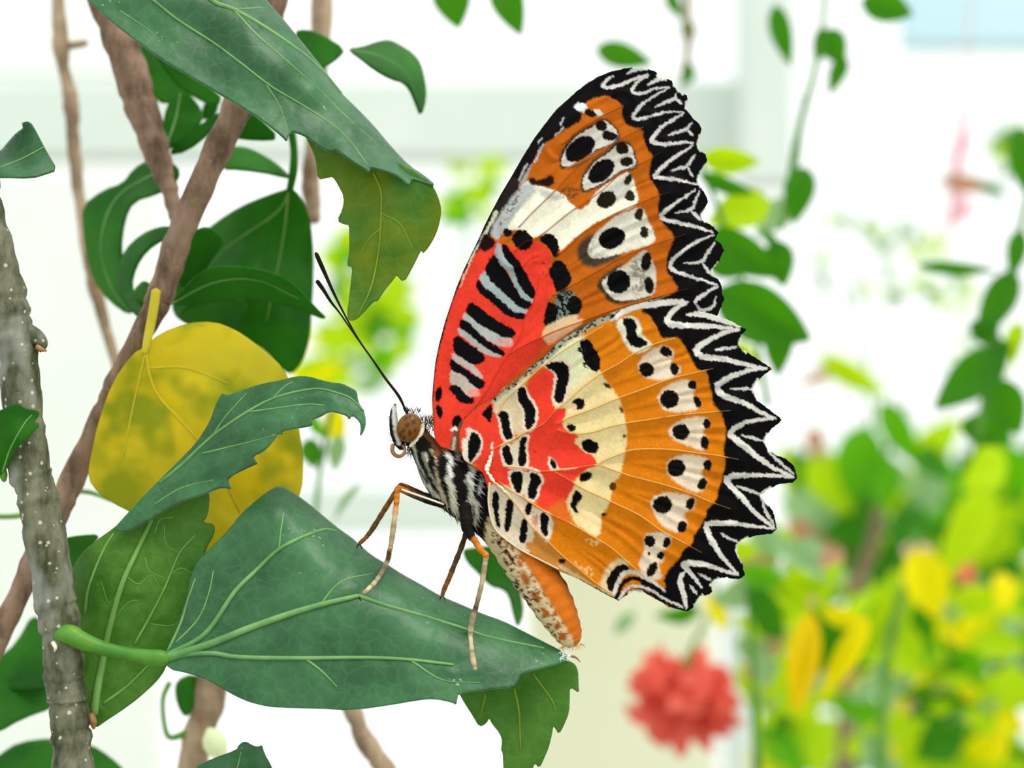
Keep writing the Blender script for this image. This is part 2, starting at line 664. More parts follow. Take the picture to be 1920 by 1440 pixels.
fw_out = P('''838,842 826,838 816,826 812,808 811,783 809,750 811,720 815,680 822,645 834,600 845,567 855,538 867,508
880,480 897,445 907,422 918,400 938,362 960,325 981,288 1002,254 1022,227 1043,200 1064,181 1085,162 1106,146 1127,134
1147,126 1168,121 1189,117 1218,119 1225,122 1235,127 1237,133 1240,138 1252,137 1264,142 1267,150 1272,156 1283,165
1293,171 1295,179 1291,192 1295,200 1302,212 1314,223 1320,235 1316,250 1313,265 1318,277 1328,283 1331,298 1322,310
1312,331 1318,346 1327,360 1332,373 1326,388 1320,398 1321,409 1341,420 1352,433 1345,446 1358,455 1362,466 1354,486
1341,503 1344,516 1356,529 1359,547 1362,558 1358,571 1349,590 1320,600 1250,606 1150,650 1050,710 950,780 900,826 870,850''')
hw_out = P('''905,886 885,872 870,862 862,838 861,812 870,787 890,766 927,746 943,727 972,707 997,687 1027,663 1040,648 1063,630
1091,613 1124,596 1157,582 1192,569 1229,558 1266,552 1295,555 1303,566 1312,582 1342,589 1369,599 1391,611 1403,617 1395,625
1391,634 1387,645 1391,652 1408,663 1430,676 1452,692 1437,702 1421,715 1415,730 1421,748 1434,759 1456,776 1470,787 1465,794
1452,803 1439,818 1437,829 1441,842 1456,853 1478,862 1493,875 1500,897 1491,906 1465,910 1443,919 1430,930 1439,943
1452,958 1457,976 1460,992 1452,1002 1421,1006 1395,1013 1384,1026 1386,1041 1395,1059 1400,1082 1386,1089 1364,1085
1342,1089 1334,1098 1339,1113 1332,1118 1316,1120 1307,1131 1301,1142 1292,1149 1277,1146 1255,1140 1233,1127 1211,1113
1189,1109 1174,1118 1161,1128 1146,1120 1113,1102 1088,1088 1050,1072 1022,1057 988,1038 963,1024 938,1004 927,990 919,970
915,943 915,918 911,902''')


def Ls(s, c=LIN, w=6.5):
    return ('s', P(s), c, w, 2.0)


fw = []
p = lambda s, c, *a: fw.append(('p', P(s), c) + a)
# red field
p('''800,850 800,700 830,580 870,490 893,455 915,443 950,458 975,466 1002,450 1018,455 1033,472 1035,487 1030,500 1030,515
1040,533 1042,547 1027,563 1025,580 1020,610 1015,625 1020,640 1030,650 990,690 940,740 880,850''', RED, 1, 3)
p('1030,640 1000,675 960,710 940,735 965,720 1000,690 1045,655 1070,630 1055,625', (214, 96, 34), 1, 10)
p('1017,618 1050,605 1085,597 1100,600 1060,627 1032,648 1018,636', PCH, 1, 4)
# white band
p('''920,420 930,448 942,433 963,428 985,430 1003,447 1020,436 1042,438 1051,470 1062,460 1080,444 1113,418 1150,400 1190,384
1200,376 1192,340 1182,316 1160,328 1135,345 1115,362 1100,386 1085,392 1072,380 1060,362 1045,355 1022,348 1000,345 990,333
972,350 950,385''', (244, 240, 218), 1, 3)
p('920,425 930,448 945,432 962,405 985,372 1010,350 992,335 972,350 948,388', (178, 180, 178), 1, 10)
p('1010,350 1035,356 1058,366 1040,372 1015,368', (196, 194, 186), 1, 8)
p('1120,370 1150,340 1185,320 1192,350 1165,372 1130,388', (206, 204, 192), 1, 10)
# third eye spot
p('1113,436 1091,448 1080,470 1090,492 1113,503 1146,490 1172,477 1160,440', (66, 56, 44), 2, 9)
p('''1116,437 1146,409 1179,392 1207,384 1217,411 1228,430 1230,454 1212,460 1175,471 1140,480 1115,483 1102,473 1106,455''',
  (220, 216, 200), 1, 4)
p('1116,437 1102,473 1115,483 1140,480 1150,476 1120,474 1112,462 1122,440', (190, 188, 178), 1, 5, -.1)
fw += [('e', (1149, 444, 26, 20, -20), BLK), ('e', (1200, 399, 8, 12, 10), (40, 34, 16)), ('e', (1210, 433, 8, 12, 0), (34, 30, 18))]
# fourth eye spot
p('1172,491 1142,507 1122,525 1119,537 1134,548 1141,566 1168,571 1201,562 1229,554 1200,500', (58, 46, 30), 2, 6)
p('''1211,464 1222,480 1233,505 1233,530 1228,551 1210,557 1180,563 1155,562 1142,551 1131,536 1128,527 1140,515 1165,500
1192,480''', (206, 200, 184), 1, 3)
p('1180,490 1210,480 1215,520 1205,552 1185,550 1190,515', (150, 146, 128), 1, 6, -.05)
fw += [('e', (1161, 527, 22, 22, 0), BLK), ('e', (1214, 488, 10, 17, 5), (22, 18, 14)), ('e', (1219, 533, 9, 17, -8), (22, 18, 14))]
# first and second eye spots
p('1050,306 1049,286 1066,260 1084,243 1110,229 1124,219 1138,216 1157,232 1166,249 1158,264 1131,276 1114,286 1094,303 1070,314 1053,314', (44, 34, 28), 1, 5)
p('1053,303 1055,287 1070,263 1087,247 1110,234 1127,222 1137,220 1153,233 1162,248 1155,261 1131,272 1113,281 1092,298 1070,308 1057,308', (208, 202, 192), 1, 2)
fw += [('e', (1089, 275, 32, 20, -38), (14, 10, 12)), ('e', (1130, 231, 12, 10, 40), (28, 18, 14)), ('e', (1145, 250, 15, 9, 10), (24, 16, 14))]
p('1089,350 1090,330 1104,307 1120,290 1145,275 1156,262 1180,259 1192,275 1198,300 1195,315 1168,319 1154,329 1133,344 1106,358 1092,358', (60, 46, 34), 1, 5)
p('1092,347 1095,330 1108,309 1123,294 1148,279 1159,266 1179,263 1189,276 1195,300 1192,311 1168,315 1153,325 1132,340 1106,353 1096,353', (208, 204, 194), 1, 2)
fw += [('e', (1129, 317, 29, 18, -40), (14, 12, 12)), ('e', (1169, 273, 13, 11, 20), (30, 20, 12)), ('e', (1177, 299, 14, 9, 0), (26, 20, 14)),
       ('e', (1180, 333, 7, 12, 30), (44, 32, 20)), ('e', (1139, 371, 19, 15, -25), (34, 24, 18)), ('e', (1183, 365, 9, 10, 0), (44, 38, 24))]
fw.append(Ls('1062,312 1085,302 1110,288 1140,272', (160, 88, 34), 5))
# black at the costa
p('''950,345 960,320 981,285 1002,250 1043,196 1085,158 1127,130 1168,117 1189,113 1215,125 1170,195 1160,184 1150,176 1137,172
1106,181 1090,200 1093,221 1068,233 1043,252 1018,268 1000,298 975,340 962,362''', (18, 16, 18), 1, 3)
p('1075,192 1090,184 1106,195 1098,206 1084,203', (214, 222, 218), 1, 3)
p('1112,200 1124,198 1134,210 1120,214', (206, 200, 190), 1, 3)
fw.append(('e', (1109, 207, 12, 7, 30), (24, 16, 14)))
for s in ('1004,300 1014,276 1020,266', '1042,250 1058,234', '1052,228 1058,216', '968,352 980,318 988,304', '1010,262 1016,254'):
    fw.append(Ls(s, (178, 178, 176), 4))
p('996,328 1012,336 1038,320 1040,348 1004,345 990,335', (34, 22, 18), 1, 4)
p('1046,356 1072,346 1092,354 1070,380', (120, 72, 34), 1, 6, -.02)
p('985,340 992,318 1000,300 985,318 974,344', (160, 160, 158), 1, 3)
p('876,486 893,446 914,398 934,360 958,322 980,340 952,388 930,422 912,446 898,470', (38, 32, 30), 1, 4)
p('918,428 930,449 943,433 962,405 980,375 1000,350 988,340 970,352 945,388', (182, 184, 182), 1, 6)
p('960,360 985,338 975,372 945,418 930,430', (120, 120, 120), 1, 4, .1)
fw.append(Ls('812,800 809,750 815,680 834,600 855,538 880,480 907,422 938,362 960,325', (20, 14, 12), 5))
fw.append(Ls('862,536 884,482 900,452 920,415 930,396', (206, 204, 176), (2, 8)))
p('896,455 910,432 930,450 924,462 905,472', (30, 14, 14), 1, 4)
# cell bars
G2 = (172, 170, 168)
PK = (226, 140, 128)
p('932,450 940,457 943,472 962,497 968,520 980,542 998,558 1002,568 988,568 973,553 955,515 950,503 938,496 927,476', GRY)
p('910,503 918,523 938,540 952,553 972,573 993,580 984,590 963,585 940,565 918,548 902,529 896,516', GRY)
p('870,583 888,597 913,615 938,628 962,634 960,652 935,648 920,640 897,628 880,610 866,598', (176, 178, 174))
p('930,632 962,634 960,654 940,650', PK, 1, 4, -.1)
p('858,612 880,625 897,640 922,657 943,668 930,670 907,664 890,650 873,635 856,624', G2)
p('846,659 870,673 887,683 895,693 908,710 897,710 880,695 860,682 844,674', (190, 172, 166))
p('843,693 850,692 867,700 883,717 895,728 900,742 887,744 873,743 860,728 842,721', (190, 172, 160))
p('880,722 897,728 902,742 886,745 875,735', PK, 1, 4, -.05)
for s in ('940,455 948,457 962,475 972,488 988,513 1006,548 999,562 980,544 968,522 962,499 952,489 943,472',
          '927,473 935,490 947,503 955,517 968,542 980,558 1001,568 990,580 972,575 952,555 938,542 918,525 909,507 913,488',
          '896,521 903,531 922,548 940,562 963,585 987,588 983,599 963,597 943,585 918,564 896,545 892,532',
          '880,563 897,574 918,591 938,604 963,617 969,627 958,634 938,630 913,617 888,599 871,582',
          '862,597 878,602 893,621 913,637 933,649 948,660 942,669 922,659 897,642 880,627 859,611',
          '853,626 867,634 887,649 897,657 909,667 909,676 897,683 887,684 870,675 849,660 849,643',
          '845,673 855,679 873,692 893,706 911,716 909,727 895,730 883,719 867,702 846,695 842,683',
          '842,722 852,721 863,727 873,742 888,746 889,755 873,759 862,755 854,744 842,733',
          '960,440 972,427 988,431 1003,450 988,469 973,467 959,450', '946,423 963,432 956,445 942,437',
          '1008,449 1026,434 1041,439 1050,456 1049,470 1042,485 1031,466 1020,452',
          '1027,508 1040,486 1054,486 1068,508 1074,528 1050,550 1041,544 1036,527'):
    fw.append(('p', P(s), (13, 11, 14), 1, 2.0))
p('1040,553 1063,541 1081,549 1091,573 1086,590 1070,590 1038,604 1044,580', (120, 132, 122), 1, 4)
p('1040,553 1063,541 1081,549 1091,573 1086,590 1070,590 1038,604 1044,580', (20, 22, 20), 1, 4, .02)
fw += [('e', (1078, 572, 14, 17, 0), (14, 13, 14))]
p('1026,564 1041,566 1048,580 1043,602 1030,614 1019,609 1022,592', (13, 11, 12), 1)
p('1040,602 1070,590 1087,590 1080,600 1050,613 1020,624 1023,613', (206, 182, 142), 1, 4)
fw += [('e', (822, 739, 7, 15, 8), BLK), ('e', (823, 772, 6, 13, -12), BLK), ('e', (856, 793, 9, 14, 15), BLK)]
p('849,812 858,803 864,788 876,800 876,860 848,856 842,838', (118, 80, 54), 1, 4)
fw.append(Ls('847,806 852,802 857,806', (240, 236, 226), 5))
fw.append(Ls('852,822 850,838 846,848', (196, 176, 150), 6))
fw.append(Ls('812,812 810,780 809,745', (150, 84, 30), 4))
p('1020,480 1030,500 1026,520 1014,505', (150, 50, 26), 1, 8, 0)
# margin band with zigzags
fwband = '''1137,171 1150,175 1160,183 1170,190 1167,202 1172,223 1185,233 1206,237 1210,258 1218,279 1226,287 1220,308 1220,329
1231,346 1239,362 1236,383 1236,400 1247,420 1269,440 1260,459 1252,481 1252,505 1266,529 1277,541 1250,556 1300,575 1320,610 1380,600 1380,440 1340,250
1300,140 1200,100 1130,125 1110,160'''
p(fwband, (14, 13, 15), 1, 4)
FZ = '''1152,133 1139,142 1131,158 1168,152 1189,140 1218,131|1179,131 1189,122 1205,120 1218,120|1220,133 1204,140 1193,152 1185,167 1210,167 1231,158 1258,155
1218,150 1233,142 1245,139 1252,142|1258,157 1237,169 1210,185 1197,200 1188,215 1200,219 1231,210 1252,202 1285,202|1233,194 1252,183 1270,177 1272,168|1270,177 1283,187
1287,204 1268,217 1247,229 1231,248 1222,260 1235,265 1262,265 1285,260 1304,262|1256,248 1275,240 1293,236 1302,223|1293,236 1302,247
1304,266 1285,279 1262,294 1239,315 1228,329 1241,329 1268,333 1293,337 1312,342|1262,315 1279,310 1293,308 1308,283|1293,308 1302,326
1308,351 1277,372 1251,392 1239,402 1255,411 1288,418 1314,424 1341,432|1268,395 1301,392 1310,367 1316,354|1301,392 1319,410
1343,437 1314,448 1288,464 1266,481 1258,494 1266,507 1288,514 1319,523 1349,532|1286,490 1321,490 1330,472 1345,451|1321,490 1332,507 1344,516
1349,535 1325,549 1308,560 1305,569|1303,566 1319,582 1343,575 1347,553|1290,590 1319,580'''
for line in FZ.split('\n'):
    for k, s in enumerate(line.split('|')):
        fw.append(('z', P(s), (198, 196, 192) if k else (210, 206, 202), 4.6 if k else 5.8, 1.8))

hw = []
h = lambda s, c, *a: hw.append(('p', P(s), c) + a)
h('''1025,672 1060,645 1097,626 1092,650 1115,690 1127,697 1135,713 1157,738 1165,755 1173,787 1177,823 1172,847 1165,890 1150,905
1147,927 1140,953 1127,967 1127,990 1123,1010 1097,997 1080,983 1067,960 1055,930 1080,900 1100,880 1100,860 1060,830 1040,790
1030,760 1030,720''', (226, 204, 148), 1, 4)
h('1025,672 1060,645 1097,626 1092,650 1112,690 1090,715 1065,735 1050,700', (216, 218, 176), 1, 12)
h('1080,960 1110,955 1126,972 1125,1008 1097,996', (240, 216, 160), 1, 6)
h('''987,716 1010,695 1022,690 1037,695 1043,705 1040,730 1035,753 1043,768 1060,762 1063,773 1053,797 1065,810 1090,817 1074,827
1093,847 1113,853 1121,868 1118,874 1097,880 1077,898 1078,912 1065,932 1061,945 1066,975 1030,963 1003,945 1013,927 1010,915
1022,900 1013,887 990,877 985,847 982,818 1002,797 1010,773 998,758 988,743''', RED, 1, 3)
h('1062,935 1066,975 1075,985 1040,972 1022,958 1040,945', (212, 104, 34), 1, 14)
h('''855,870 855,800 893,762 927,744 925,758 932,777 934,787 938,813 944,826 936,838 940,863 947,873 990,878 1010,884 990,900 960,890
955,900 950,920 930,895 922,870 905,880 885,866''', RED, 1, 3)
h('925,758 933,743 962,720 990,700 1000,695 985,718 968,735 970,753 985,773 983,797 990,808 967,820 960,795 955,776 940,768 926,774', TAN, 1, 3)
h('917,905 938,900 985,940 1010,955 1038,972 1036,1000 1026,1020 1000,1022 995,1040 960,1020 936,1002 920,975', (214, 198, 172), 1, 4)
h('996,960 1010,965 1012,1000 1000,990', (206, 140, 110), 1, 5, -.1)
h('980,1020 1002,1015 1000,990 1020,1012 1060,1050 1110,1095 1050,1075 1000,1042', (190, 124, 50), 1, 5)
h('1040,1060 1060,1062 1130,1108 1150,1120 1100,1098', (206, 180, 130), 1, 5)
h('1098,1066 1108,1060 1116,1082 1096,1078', (226, 176, 110), 1, 6, 0)
h('1070,1050 1090,1058 1115,1090 1095,1075', (226, 180, 112), 1, 6, .05)
h('1096,1010 1128,1012 1125,1022 1105,1024', (230, 180, 110), 1, 4, -.05)
h('1120,1105 1140,1060 1165,1045 1185,1058 1160,1080 1150,1120', (214, 188, 140), 1, 6)
# costal speckle
hw.append(Ls('927,748 972,709 1027,667 1063,634 1124,600 1192,573 1250,560', (150, 158, 140), 15))
hw[-1] = hw[-1][:4] + (4,)
for k in range(3):
    off = (-4, 0, 5)[k]
    g = densify(spline(P('950,728 997,690 1040,652 1091,618 1157,586 1229,562'), 4), 4, False)
    for a in g[::1]:
        if random.random() < .62:
            hw.append(('e', (a[0] + random.uniform(-3, 3), a[1] + off + random.uniform(-2, 2), random.uniform(1.6, 4.2), random.uniform(1.2, 2.4), -35), (22, 24, 20), 0, 1.2))
hw.append(Ls('1063,628 1124,594 1192,567 1266,551 1297,556', (14, 14, 14), 4))
hw.append(Ls('870,787 893,763 927,746 950,726 985,698', (150, 88, 30), 5))
# black bars of the hindwing root
WSH = (228, 208, 186)
for s in ('1018,686 1038,675 1060,676 1070,693 1068,713 1061,735 1057,755 1048,760 1036,751 1041,722 1043,703 1034,695 1024,692',
          '967,735 977,724 986,721 992,745 1004,762 1007,773 1003,796 992,809 982,804 984,783 982,768 971,753',
          '932,775 942,768 953,773 958,788 959,802 965,820 954,828 944,822 939,802 936,785',
          '876,806 885,804 903,821 902,834 897,851 883,870 876,862 877,838 879,820',
          '940,836 954,832 963,855 964,874 950,874 941,858', '974,822 987,816 991,820 985,840 990,860 987,877 971,876 971,847',
          '957,884 981,882 981,903 979,927 968,929 961,911 954,896', '993,884 1009,886 1020,902 1009,916 1009,928 1001,942 987,934 989,918 993,903',
          '1014,958 1031,965 1029,985 1028,1012 1013,1000 1012,977', '1031,853 1046,873 1042,881 1032,879'):
    q = P(s)
    c0 = q.mean(0)
    hw.append(('p', c0 + (q - c0) * 1.0 + np.sign(q - c0) * 3.0, WSH, 1, 3.0))
h('866,820 878,822 879,845 876,862 872,870 866,848', (226, 216, 196), 1, 2)
h('955,833 973,823 971,847 971,874 963,874 962,855', (212, 198, 172), 1, 2)
h('981,883 993,885 989,905 988,934 979,930 980,905', (216, 202, 176), 1, 2)
hw.append(Ls('945,872 960,876 990,878 1010,884', (230, 214, 190), 5))
hw.append(Ls('1035,880 1060,880 1080,877', (236, 170, 150), 3))
for s in ('1020,686 1038,677 1060,678 1068,693 1067,713 1060,735 1057,753 1048,757 1038,750 1043,722 1045,702 1035,693 1026,690',
          '968,735 977,725 985,723 990,745 1002,762 1005,773 1002,795 992,807 983,803 985,783 983,768 972,753',
          '933,775 942,769 952,773 956,788 957,802 963,820 953,826 945,820 940,802 937,785',
          '902,774 913,762 923,756 924,777 918,794 909,783', '885,806 902,821 901,834 896,851 882,868 877,860 878,838 880,820',
          '940,837 953,833 962,855 963,872 950,872 942,857', '975,822 987,817 990,820 984,840 988,860 986,875 971,874 972,847',
          '1032,855 1045,873 1042,879 1033,877', '958,885 980,883 980,903 978,925 968,927 962,910 955,895',
          '993,885 1008,887 1018,902 1008,915 1008,927 1000,940 988,933 990,918 993,903',
          '923,918 937,926 935,943 937,977 939,995 928,981 924,953', '950,932 963,940 962,960 957,993 948,1000 946,990 948,960',
          '980,970 990,977 988,1003 985,1022 972,1017 975,993', '987,944 999,943 997,958 992,968 983,963',
          '1015,959 1030,966 1028,985 1027,1010 1013,998 1013,977',
          '1080,918 1093,927 1090,938 1080,948 1086,965 1077,961 1069,948 1072,932',
          '1087,638 1104,635 1114,649 1125,671 1127,692 1113,699 1095,677 1089,654'):
    hw.append(('p', P(s), (11, 9, 11), 1, 2.0))
h('1080,640 1095,640 1130,700 1110,705 1090,680', (24, 24, 22), 1, 4, .22)
h('905,866 918,848 926,862 932,882 948,900 950,912 930,905 905,915 878,885', RED, 1, 4)
hw.append(Ls('924,830 922,850 918,868', (232, 220, 204), 3))
hw += [('e', (928, 749, 3.5, 3.5, 0), BLK), ('e', (1085, 757, 12, 11, 0), BLK), ('e', (1076, 764, 6, 6, 0), (226, 186, 150)), ('e', (1071, 802, 9, 7, 20), BLK),
       ('e', (1107, 837, 17, 12, 25), BLK), ('e', (1139, 723, 8, 4, 35), (60, 36, 16)), ('e', (1098, 894, 13, 9, -30), BLK),
       ('e', (1150, 912, 6, 9, 0), (84, 50, 20)), ('e', (1133, 965, 6, 4, 0), (60, 40, 20)), ('e', (1054, 1053, 7, 5, 10), (26, 18, 12)),
       ('e', (1166, 768, 3, 6, -20), (90, 56, 20)), ('e', (1171, 818, 4, 3, 0), (90, 56, 20)), ('e', (1003, 848, 2, 2, 0), (120, 20, 16))]
# S mark near the costa
h('1152,606 1166,596 1192,590 1206,612 1202,626 1218,638 1224,650 1200,662 1187,662 1172,646 1162,620', (214, 212, 186), 1, 4)
h('1164,597 1185,594 1197,608 1192,627 1212,638 1214,650 1189,653 1173,635 1176,617', BLK, 1)
# eye spots of the hindwing
EB = (222, 204, 178)
h('1194,691 1203,669 1233,648 1262,650 1266,668 1258,678 1277,686 1277,701 1244,714 1211,709', EB, 1, 5)
h('1233,737 1262,716 1294,710 1308,728 1298,740 1318,752 1312,768 1266,776 1240,766', EB, 1, 5)
h('1254,803 1277,786 1321,779 1338,795 1315,808 1332,826 1321,848 1288,836 1259,822', EB, 1, 5)
h('1250,868 1273,852 1321,855 1338,870 1312,886 1331,904 1312,927 1283,915 1255,896', EB, 1, 5)
h('1220,934 1251,921 1303,932 1306,950 1280,966 1294,984 1275,1004 1238,984 1224,958', EB, 1, 5)
h('1207,1002 1238,997 1262,1006 1256,1026 1238,1034 1250,1050 1233,1060 1244,1088 1220,1088 1194,1064 1210,1037', EB, 1, 5)
for e in ((1213, 693, 15, 13, 20), (1250, 659, 13, 9, 25), (1266, 691, 8, 12, -10), (1256, 749, 18, 17, 0), (1300, 722, 9, 8, 40), (1309, 754, 7, 12, -20),
          (1278, 810, 16, 15, 20), (1327, 795, 8, 9, 0), (1323, 831, 8, 13, 0), (1269, 878, 17, 17, 0), (1328, 873, 8, 11, 10), (1318, 908, 8, 12, 25),
          (1243, 947, 18, 17, 0), (1295, 945, 8, 12, 20), (1280, 989, 9, 12, 20), (1219, 1015, 10, 12, -30), (1251, 1017, 7, 11, 25),
          (1240, 1043, 7, 7, 0), (1217, 1040, 3, 3, 0), (1223, 1070, 9, 16, 30)):
    hw.append(('e', e, (16, 13, 10)))
# margin band
h('''1198,582 1222,592 1233,614 1242,636 1262,632 1277,634 1290,658 1303,682 1308,695 1329,697 1332,722 1338,741 1338,761 1353,771 1358,787
1364,809 1360,831 1357,853 1362,862 1360,879 1356,901 1347,923 1345,938 1327,954 1323,976 1303,1002 1301,1017 1281,1033 1273,1050
1259,1068 1244,1085 1251,1109 1230,1100 1211,1085 1200,1098 1240,1128 1300,1160 1420,1110 1480,1010 1520,890 1480,760 1410,600 1300,545 1240,556''', (12, 11, 12), 1, 4)
h('1135,1100 1143,1076 1165,1056 1185,1066 1168,1078 1155,1096 1151,1116', (14, 12, 12), 1)
hw += [Ls('1151,1116 1161,1089 1174,1075 1194,1075 1211,1084 1233,1099 1246,1110', (206, 200, 188), 8),
       Ls('1157,1121 1168,1096 1185,1086 1207,1090 1233,1106 1255,1124 1283,1142', (14, 12, 12), 8),
       Ls('1161,1124 1178,1103 1200,1100 1222,1108 1244,1123 1281,1141', (200, 198, 194), 5),
       Ls('1166,1126 1180,1112 1200,1107 1222,1116 1246,1131 1286,1148', (14, 12, 12), 5),
       Ls('1088,1088 1113,1101 1146,1119 1160,1126', (36, 28, 18), 3)]
HZ = '''1146,601 1179,577 1223,570 1279,563 1288,565|1292,565 1273,573 1259,588 1250,601 1259,609 1288,610 1332,611 1364,614 1390,617|1290,590 1312,586 1343,594 1373,604 1390,612|1312,584 1338,575
1388,618 1364,621 1338,634 1314,647 1304,660 1321,670 1353,671 1386,680 1415,687 1440,691|1343,656 1384,650
1440,691 1408,694 1382,702 1356,715 1344,726 1356,741 1382,750 1408,761 1434,776 1458,785|1373,728 1415,730
1456,785 1408,789 1384,800 1369,813 1384,827 1404,842 1421,857 1452,877 1492,896|1395,817 1434,827|1443,846 1465,868 1493,890
1490,896 1452,892 1408,892 1377,892 1362,899 1373,914 1391,932 1412,956 1434,976 1456,992|1384,912 1408,921 1430,929|1431,934 1439,962 1456,988
1452,993 1408,987 1371,981 1338,982 1326,984 1329,1002 1343,1028 1360,1050 1386,1079|1353,1002 1371,1013 1388,1017|1388,1030 1394,1058
1386,1081 1353,1070 1321,1059 1299,1057 1281,1059 1288,1068 1303,1083 1318,1103|1312,1077 1334,1090
1285,1075 1276,1086 1281,1107 1286,1124 1289,1143|1297,1100 1308,1116'''
for line in HZ.split('\n'):
    for k, s in enumerate(line.split('|')):
        main = len(P(s)) > 4
        hw.append(('z', P(s), (214, 210, 202) if main else (200, 198, 194), 8.6 if main else 4.4, 1.8))

for s_ in ('1395,627 1390,645 1402,660', '1425,711 1415,730 1424,750', '1443,815 1437,829 1446,846', '1450,915 1430,930 1444,948', '1404,1010 1384,1026 1389,1048', '1350,1087 1334,1098', '1320,1119 1304,1136', '1180,1114 1190,1109 1205,1111'):
    hw.append(Ls(s_, (224, 228, 218), 4))
for s_ in ('1236,133 1242,139 1254,137', '1268,151 1276,161 1286,167', '1294,180 1291,192 1296,202', '1318,246 1313,265 1319,278', '1326,304 1312,331 1317,345', '1326,388 1319,400 1326,412', '1352,490 1340,504 1345,516', '1190,117 1205,117 1218,119'):
    fw.append(Ls(s_, (220, 224, 216), 3.6))

# ------------------------------------------------------------------ butterfly: geometry
bf = thing('butterfly', 'orange, red and black butterfly with white zigzag wing edges, perched on the curled leaf', 'butterfly',
           tuple(at([(884, 985)], 2)[0]))

fveins = [P(s) for s in ('872,783 887,767 913,732 938,687 955,662 980,620 983,600 1000,567 1008,538 1013,515',
                         '955,663 980,648 1013,633 1047,618 1091,602 1150,580 1192,567 1266,547 1293,540',
                         '1037,553 1076,532 1124,505 1157,486 1201,466 1244,451 1288,437', '1043,479 1065,462 1091,437 1124,416 1168,392 1201,378 1233,365 1260,357',
                         '1004,448 1028,429 1069,396 1096,378 1135,350 1168,319 1210,300 1239,283', '973,424 999,396 1037,359 1085,308 1127,283 1164,258 1210,233',
                         '1054,267 1089,237 1131,212 1168,194', '965,470 985,452 1004,448')]
fvm = ['vein_red', 'vein_rust', 'vein_rust', 'vein_rust', 'vein_rust', 'vein_rust', 'vein_rust', 'vein_red']
hveins = [P(s) for s in ('933,777 947,750 980,720 1013,690 1047,663 1080,642 1130,612', '923,843 943,833 963,823 990,808 1018,795 1043,768 1068,748 1093,725 1127,700 1160,682 1189,663 1222,647 1266,634',
                         '1045,795 1068,782 1110,767 1143,753 1177,740 1211,728 1255,711 1299,700 1338,691', '1045,806 1077,813 1110,810 1143,800 1177,793 1211,788 1255,781 1299,776 1371,770',
                         '1120,872 1135,862 1160,852 1185,844 1222,842 1266,844 1310,850 1343,854 1386,862', '945,873 990,878 1010,884 1035,882 1077,878 1120,872 1147,880 1180,892 1211,900 1255,912 1299,927 1332,941 1371,955',
                         '1040,885 1072,903 1097,918 1130,933 1155,945 1200,967 1244,998 1277,1015 1316,1037', '935,903 955,917 980,932 1003,947 1030,963 1072,983 1113,1007 1147,1028 1180,1057 1209,1081',
                         '930,908 950,927 963,940 980,962 997,987 1022,1010 1047,1035 1080,1063 1117,1093 1152,1118', '918,905 916,940 921,973 932,996 955,1016 980,1033 1013,1050 1047,1067')]
hvm = ['vein_gold', 'vein_gold', 'vein_gold', 'vein_gold', 'vein_gold', 'vein_gold', 'vein_gold', 'vein_gold', 'vein_gold', 'vein_cream']


def near_veins(pts, veins):
    d = np.full(len(pts), 1e9)
    for v in veins:
        lo, hi = v.min(0) - 80, v.max(0) + 80
        m = (pts[:, 0] > lo[0]) & (pts[:, 0] < hi[0]) & (pts[:, 1] > lo[1]) & (pts[:, 1] < hi[1])
        if m.any():
            d[m] = np.minimum(d[m], segdist(pts[m], v, False)[0])
    return d


def wing_depth(pts, veins, base):
    r = np.hypot(pts[:, 0] - 890, pts[:, 1] - 850)
    d = near_veins(pts, veins)
    pleat = .55 * (1 - np.exp(-(np.minimum(d, 60) / 26.) ** 1.5))
    k = np.clip((r - 40) / 120, 0, 1)
    pleat = pleat - .22 * np.exp(-((d - 30) / 7.) ** 2) * np.clip((r - 220) / 80, 0, 1)
    return base + .7 * (r / 600) ** 2 - .5 * np.exp(-(r / 70) ** 2) + pleat * k + .10 * vnoise(pts[:, 0], pts[:, 1], 60, 3) * k


def flat(p, depth):
    """butterfly's own side-view coordinates: no perspective, depth straight back"""
    p = np.asarray(p, float).reshape(-1, 2)
    d = np.broadcast_to(np.asarray(depth, float), (len(p),)) * .001
    return np.stack([(p[:, 0] - 960) * PX, d, (720 - p[:, 1]) * PX], 1)


def wing(name, outline, shapes, base, veins, vm, depth, label, rv, step=1.7, far=False):
    o = densify(outline, 3)
    c = o.mean(0)
    k = np.clip((o[:, 0] - 1000) / 200, 0, 1)
    o = o + np.stack([2.6 * vnoise(o[:, 0], o[:, 1], 3.2, 1), 2.6 * vnoise(o[:, 0], o[:, 1], 3.2, 2)], 1) * k[:, None]
    v, f = patch(o, step)
    dz = wing_depth(v, veins, depth)
    if far:
        dz = depth - (dz - depth) + 1.2
    ob = mesh(name, flat(v, dz), f, M['wing'], bf, col=paint(v, shapes, base), solid=.00006)
    ob['label'] = label
    if far:
        return ob
    for q, m in zip(veins, vm):
        s = spline(q, 5)
        d = wing_depth(s, veins, depth) - .035
        r = np.linspace(rv * 1.25, rv * .7, len(s)) * PX
        c = paint(s, shapes, base)
        lum = c.mean(1)[:, None]
        red = (c[:, :1] > .4) & (c[:, 1:2] < .16)
        g = lin({'vein_gold': (226, 178, 98), 'vein_cream': (236, 226, 204), 'vein_rust': (150, 84, 30), 'vein_red': (170, 44, 34)}[m])
        k = np.where(lum < .06, .12, np.where(red, .14, .62))
        if m == 'vein_cream':
            k = np.full_like(k, .9)
        tube('vein', flat(s, d), r, M['wing'], ob, 6, 1.0, c * (1 - k) + g * k)
    return ob


